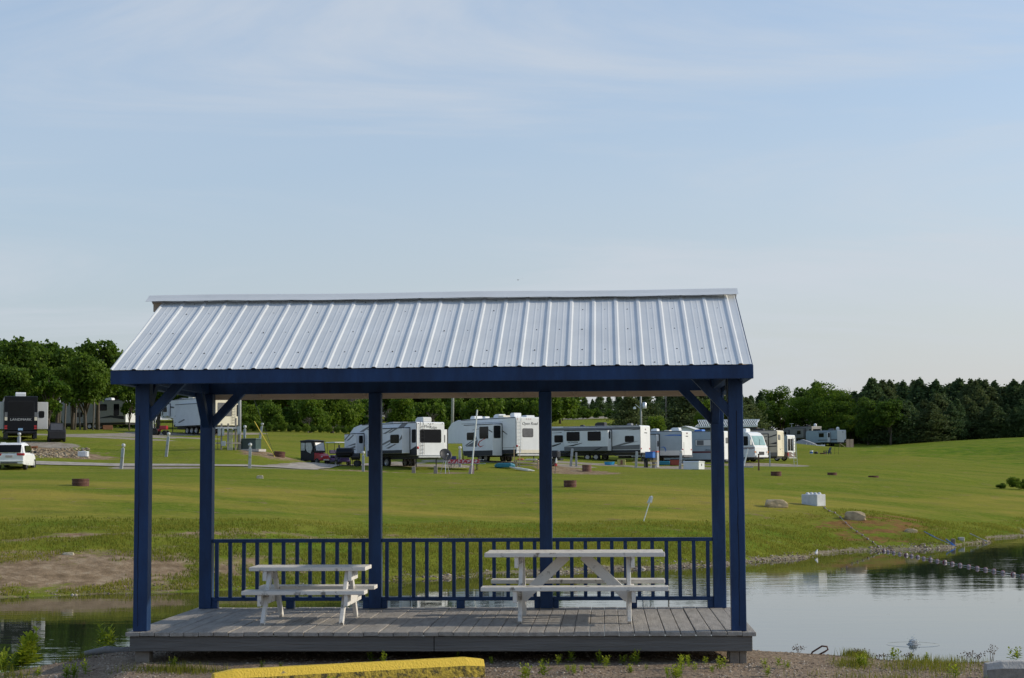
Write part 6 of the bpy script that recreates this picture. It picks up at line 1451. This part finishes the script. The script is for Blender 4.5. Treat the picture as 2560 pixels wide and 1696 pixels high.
for u, d, vt in ((1440, 318, 1010), (1468, 322, 1014), (1496, 326, 1018), (1524, 320, 1020), (1552, 318, 1018), (1420, 312, 1008)): tree('bushB', u, d, vt, 'rounded green bush at the far edge of the green field', 'bushes beyond the far field', wide=1.1)
tree('cedarA', 1575, 240, 985, 'broad dark evergreen behind the two window trailer, left of the transformer pole', 'dark evergreens behind the trailers', wide=1.25); tree('cedarB', 1612, 246, 975, 'dark evergreen directly behind the transformer pole', 'dark evergreens behind the trailers', wide=1.3)
tree('bushA', 1636, 224, 1040, 'bright green bush at the foot of the transformer pole', 'shrubs at the wood edge', wide=.9)
for u, d, vt, k in ((1690, 268, 975, 'cedarA'), (1722, 262, 970, 'cedarA'), (1756, 272, 965, 'cedarB'), (1795, 268, 968, 'cedarA'), (1832, 272, 975, 'cedarB'), (1868, 284, 1000, 'cedarA')):
    tree(k, u, d, vt, 'dark evergreen behind the lattice pergola and far right posts', 'dark evergreens behind the trailers', wide=1.5)
tree('bright', 1772, 250, 985, 'lighter green leafy tree between the far right knee braces', 'broadleaf trees on the right', wide=.7)
# right hand trees
tree('round', 2050, 372, 955, 'large rounded bright green tree behind the far pair of trailers', 'broadleaf trees on the right', wide=1.12)
tree('roundB', 1950, 384, 962, 'rounded tree forming the left shoulder of the big green tree', 'broadleaf trees on the right', wide=1.1)
tree('round', 2085, 364, 972, 'middle swell of the big rounded green tree', 'broadleaf trees on the right', wide=1.15)
tree('round', 2128, 358, 1015, 'lower green crown at the right foot of the big rounded tree', 'broadleaf trees on the right', wide=1.0)
tree('roundB', 1905, 372, 1000, 'dark rounded tree above the beige trailer', 'broadleaf trees on the right', wide=1.0)
tree('oakA', 2022, 396, 942, 'tall loose crowned tree rising behind the big rounded tree', 'broadleaf trees on the right', wide=.8)
tree('bareA', 2100, 392, 948, 'leafless grey tree right of the tall loose crown', 'leafless trees', wide=1.2); tree('bareB', 2150, 388, 962, 'leafless grey tree at the start of the pine row', 'leafless trees', wide=1.3)
for u in range(575, 1010, 19):
    tree(('bushB', 'bushA', 'bushB')[(u // 19) % 3], u, 181 + (u % 5), 1050 + (u * 7) % 22, 'low undergrowth along the wood edge behind the left half of the pavilion', 'undergrowth at the wood edge', name='shrub', wide=.9)
for u in range(1010, 1350, 24):
    tree('bushB', u, 214 + (u % 6), 1040 + (u * 7) % 18, 'dark undergrowth along the wood edge behind the white trailers', 'undergrowth at the wood edge', name='shrub', wide=1.0)
G3 = 'row of conifers on the right skyline'; L3 = 'dark conifer in the dense row along the right skyline'
rg = random.Random(77); u = 2170
while u < 2700:
    vt = 966 + rg.uniform(-13, 14) - (8 if 2170 < u < 2200 else 0)
    tree(rg.choice(['pineA', 'pineB', 'cedarA', 'cedarB']), u, 372 + rg.uniform(-14, 14) , vt, L3, G3, wide=rg.uniform(1.15, 1.5)); u += rg.uniform(9, 15)
u = 2195
while u < 2700:
    tree(rg.choice(['pineB', 'cedarA', 'pineA']), u, 350 + rg.uniform(-5, 8), 1003 + rg.uniform(-14, 22), L3, G3, wide=rg.uniform(1.3, 1.7)); u += rg.uniform(14, 22)
u = 2140
while u < 2700:
    tree('pineB', u, 398 + rg.uniform(-6, 6), 975 + rg.uniform(-10, 15), L3, G3, wide=1.5); u += 30
tree('oakB', 2228, 343, 990, 'grey green broadleaf tree standing before the conifer row', G3, wide=1.1)
tree('roundB', 2172, 350, 990, 'olive green broadleaf tree between the big round tree and the conifers', G3, wide=1.0)
tree('cedarA', 2262, 346, 1010, 'olive green cedar standing before the conifer row', G3, wide=1.3)
tree('bareA', 2178, 372, 968, 'brownish leafless tree at the left end of the conifer row', 'leafless trees', wide=1.2)
tree('bushA', 2540, 127, 1192, 'bright green weedy bush on the crest at the right edge', 'shrubs at the wood edge', wide=1.3); tree('bushB', 2500, 126.5, 1207, 'low dark weedy bush left of the bright one on the right crest', 'shrubs at the wood edge', wide=1.9); tree('bushB', 2562, 127, 1196, 'dark weedy bush at the right picture edge', 'shrubs at the wood edge', wide=.9)

# ================================================================== WEEDS ON THE NEAR BANK
weedm = foliage('weed_leaf', (.10, .19, .015), (.40, .46, .040), .55, .5)
dryw = mat('dry_stem', (.13, .085, .055), .9, 0, .3, 5)
def weed_mesh(seed, stems, h, leafl, nl):
    rng = np.random.default_rng(seed); V = []; Q = []; T = []
    for s in range(stems):
        a = rng.uniform(0, 6.28); ln = rng.uniform(0, .35); hh = h * rng.uniform(.6, 1); x0 = rng.normal(0, .15) * h; y0 = rng.normal(0, .15) * h
        def P(t): return np.array([x0 + math.cos(a) * ln * hh * t * t, y0 + math.sin(a) * ln * hh * t * t, hh * t])
        for k in range(nl):
            t = .12 + .88 * (k + 1) / nl; p = P(t); b = k * 2.4 + rng.uniform(-.4, .4); L = leafl * (1.15 - .5 * t) * rng.uniform(.75, 1.2); el = .25 + .7 * t + rng.uniform(-.2, .2)
            d = np.array([math.cos(b) * math.cos(el), math.sin(b) * math.cos(el), math.sin(el)]); n_ = np.array([-math.sin(b), math.cos(b), 0]); w = L * .20
            m_ = p + d * L * .5; e = p + d * L + np.array([0, 0, -.22 * L]); o = len(V)
            V += [p, m_ + n_ * w, e, m_ - n_ * w]; Q.append((o, o + 1, o + 2, o + 3)); T += [np.clip(.25 + .6 * t + rng.normal(0, .12), 0, 1)] * 4
        o = len(V); V += [P(0) + [.003, 0, 0], P(0) - [.003, 0, 0], P(1) - [.001, 0, 0], P(1) + [.001, 0, 0]]; Q.append((o, o + 1, o + 2, o + 3)); T += [.2] * 4
    ob = np_mesh('weed', np.array(V), np.array(Q), weedm, tint=T); me = ob.data; bpy.data.objects.remove(ob); return me
WM = [weed_mesh(1, 3, .13, .055, 11), weed_mesh(2, 5, .10, .050, 9), weed_mesh(3, 4, .09, .045, 9), weed_mesh(4, 8, .09, .04, 8)]
WT = [weed_mesh(5, 6, .46, .15, 20), weed_mesh(6, 5, .34, .13, 16)]
def near_hit(u, v):
    p = hit(u, v, 12, 30); e = float(np.interp(u, EDu, EDd)) + .25
    return p if p.y < e else gp(u, e)
def weed(me, u, v, lb, grp='leafy weeds in the near gravel', s=1.0, name='weed_plant'):
    p = near_hit(u, v); o = bpy.data.objects.new(name, me); C.objects.link(o); o.location = p; o.rotation_euler = (0, 0, rnd.uniform(0, 6.28)); o.scale = (s, s, s * rnd.uniform(.85, 1.15))
    return tag(o, lb, 'weed', grp)
A6 = lambda a, b: (1200 + a * .338, 1540 + b * .338)
for a, b, k, s in ((85, 358, 2, .7), (462, 358, 2, .7), (582, 365, 1, .8), (650, 415, 2, .8), (690, 428, 3, .9), (750, 410, 2, .7), (835, 388, 2, .5), (1065, 362, 1, .8), (1120, 360, 2, .8), (1105, 420, 3, .9), (1230, 402, 2, .6), (1548, 375, 1, .9), (1668, 362, 2, .9), (1590, 412, 2, .8), (1715, 418, 2, .8), (2105, 380, 1, .8), (2195, 388, 0, .9), (2275, 395, 1, .8), (2130, 450, 3, .9), (1480, 455, 3, .9), (1390, 460, 1, .9)):
    weed(WM[k], *A6(a, b), 'small bright green weed in the gravel before the right half of the deck', s=s)
for a, b, k, s, lb in ((692, 352, 0, 1.1, 'tallest leafy weed against the dark gap under the deck'), (895, 362, 0, 1.0, 'leafy weed right of the tallest one before the deck'), (935, 385, 1, 1.0, 'bushy weed crowding the second tall weed'), (1178, 362, 0, 1.0, 'leafy weed below the right end of the large picnic table'), (1480, 395, 1, 1.2, 'bushy weed between the table and the right support block'), (1770, 392, 1, 1.2, 'bushy weed just left of the right support block'), (345, 470, 3, 1.5, 'broad weed clump at the bottom edge right of the yellow curb'), (470, 462, 3, 1.5, 'second broad weed clump at the bottom edge beyond the yellow curb'), (1440, 470, 3, 1.4, 'wide low weed at the bottom edge under the deck middle')):
    weed(WM[k], *A6(a, b), lb, s=s)
A5 = lambda a, b: (300 + a * .4225, 1540 + b * .4225)
for a, b, k, s, lb in ((318, 312, 3, 1.2, 'dark green weed tuft below the left end of the deck'), (840, 315, 3, .8, 'small weed tuft left of the yellow curb top'), (950, 318, 3, .6, 'tiny weed tuft nearest the yellow curb top edge'), (1495, 272, 0, 1.0, 'spiky weed behind the middle of the yellow curb'), (1550, 288, 0, .9, 'second spiky weed behind the middle of the yellow curb'), (1995, 262, 1, .8, 'low weed peeking over the right end of the yellow curb')):
    weed(WM[k], *A5(a, b), lb, s=s)
p = at(835, 1694, 13.55); o = bpy.data.objects.new('weed_plant', WM[0]); C.objects.link(o); o.location = (p.x, p.y, H(p.x, p.y)); o.scale = (1.5,) * 3; tag(o, 'bright leafy weed growing in front of the yellow curb', 'weed', 'leafy weeds in the near gravel')
A8 = lambda a, b: (a * .2957, 1300 + b * .2957)
for me, a, b, s, lb in ((WT[0], 315, 1200, .95, 'tall drooping green plant at the far left pond edge'), (WT[0], 250, 1200, .75, 'yellow green plant left of the tall drooping one'), (WT[1], 905, 1062, .85, 'upright green plant on the bank left of the deck corner'), (WT[1], 185, 1200, .6, 'short green plant at the left pond edge'), (WM[3], 90, 1275, 2.2, 'dark leafy clump near the lower left corner'), (WM[3], 25, 1225, 2.0, 'yellow green clump at the left picture edge'), (WM[0], 730, 1308, 1.2, 'spiky weed on the bare ground lower left'), (WM[3], 320, 1330, 1.2, 'low weed at the bottom left edge'), (WM[3], 575, 1332, 1.3, 'low weed at the bottom edge left of the yellow curb'), (WM[3], 640, 1337, 1.3, 'second low weed at the bottom edge left of the yellow curb')):
    weed(me, *A8(a, b), lb, 'green plants on the near left bank', s)
A7 = lambda a, b: (1860 + a * .3291, 1180 + b * .3291)
for me, a, b, s, lb in ((WT[1], 915, 1490, .34, 'bright green bushy weed on the right bank'), (WM[3], 880, 1480, 1.4, 'leafy weed at the left foot of the bright bushy weed'), (WT[1], 885, 1385, .24, 'leafy weed above the bright bushy weed at the bank crest'), (WM[1], 1130, 1430, 1.3, 'low yellowish weed on the dry bank right of the bushy weed'), (WT[1], 1230, 1410, .22, 'upright weed on the dry right bank'), (WT[1], 1345, 1400, .24, 'thin weed standing against the water on the right bank'), (WM[1], 2025, 1400, 1.5, 'leafy weed behind the concrete curb'), (WM[1], 1610, 1565, 1.2, 'weed at the bottom edge left of the concrete curb')):
    weed(me, *A7(a, b), lb, 'weeds on the near right bank', s)
def drystalk(a, b, h, lb):
    p = near_hit(*A7(a, b)); rg_ = random.Random(a); mb = MB()
    for k in range(5):
        x = rg_.uniform(-.04, .04); hh = h * .62 * rg_.uniform(.6, 1); mb.tube([(x, 0, -.02), (x + rg_.uniform(-.05, .05), rg_.uniform(-.04, .04), hh * .6), (x + rg_.uniform(-.09, .09), rg_.uniform(-.05, .05), hh)], [.0022, .0018, .0012], 4)
        for j in range(5): q = Vector((x + rg_.uniform(-.07, .07), rg_.uniform(-.04, .04), hh * rg_.uniform(.5, 1.02))); mb.lathe([(.0005, -.008), (.006, 0), (.0005, .008)], 5, 0, Matrix.Translation(q))
    ob = mb.build('dry_stalks', dryw, None); ob.location = p; tag(ob, lb, 'dry weed', 'dry stalks on the near right bank')
for a, b, h, lb in ((800, 1350, .11, 'dry brown seed head above the yellow grass tuft'), (855, 1345, .14, 'dry stalks beside the leafy weed at the bank crest'), (1215, 1395, .15, 'dark dry stalks standing against the pale water'), (1640, 1400, .20, 'tall wiry dry stalks on the right bank crest'), (1725, 1405, .16, 'dry stalks left of the bubbler'), (1835, 1410, .28, 'tallest tangle of dry stalks in front of the bubbler'), (1020, 1390, .12, 'short dry stalks right of the yellow grass'), (390, 1330, .16, 'single curled dry stalk left of the bent steel rod')): drystalk(a, b, h, lb)
# dry and green grass on the near bank (uncountable)
g = np.random.default_rng(15)
def patch(cu, cv, ru, rv_, n): return cu + ru * g.normal(size=n) * .45, cv + rv_ * g.normal(size=n) * .45
def near_xy(u, v):
    out = []
    for uu, vv in zip(u, v):
        r_ = ray(uu, vv); k = (-.34 - EYE) / r_.z; out.append((r_.x * k, min(r_.y * k, 17.3)))
    a = np.array(out); return a[:, 0], a[:, 1]
PX = [patch(2140, 1632, 42, 8, 700), patch(2330, 1655, 150, 22, 1500), patch(2130, 1655, 60, 14, 500), patch(440, 1690, 150, 8, 900), patch(30, 1675, 60, 16, 300), patch(2240, 1690, 260, 8, 350), patch(190, 1645, 60, 8, 160)]
uu = np.concatenate([a for a, b in PX]); vv = np.concatenate([b for a, b in PX]); x_, y_ = near_xy(uu, vv)
o = blades('dry_grass', x_, y_, .03, .10, .0035, lambda X, Y, g: .75 + g.normal(0, .25, len(X)), 16, .6); o['label'] = 'patches of short dry yellow grass on the near bank'; o['category'] = 'grass'
# tiny bird in the sky
m = MB().add([(0, 0, 0), (.35, .05, .12), (.4, -.08, .12), (.05, -.12, 0), (-.35, .05, .12), (-.4, -.08, .12), (-.05, -.12, 0), (0, .2, .02), (0, -.25, 0), (0, 0, -.06)], [(0, 1, 2, 3), (0, 6, 5, 4), (7, 0, 9), (8, 3, 9), (8, 9, 6), (0, 3, 9), (0, 9, 6), (0, 3, 8), (0, 8, 6)])
ob = m.build('bird', black, None); ob.location = at(1295, 700, 120); tag(ob, 'tiny dark bird flying above the middle of the roof ridge', 'bird')
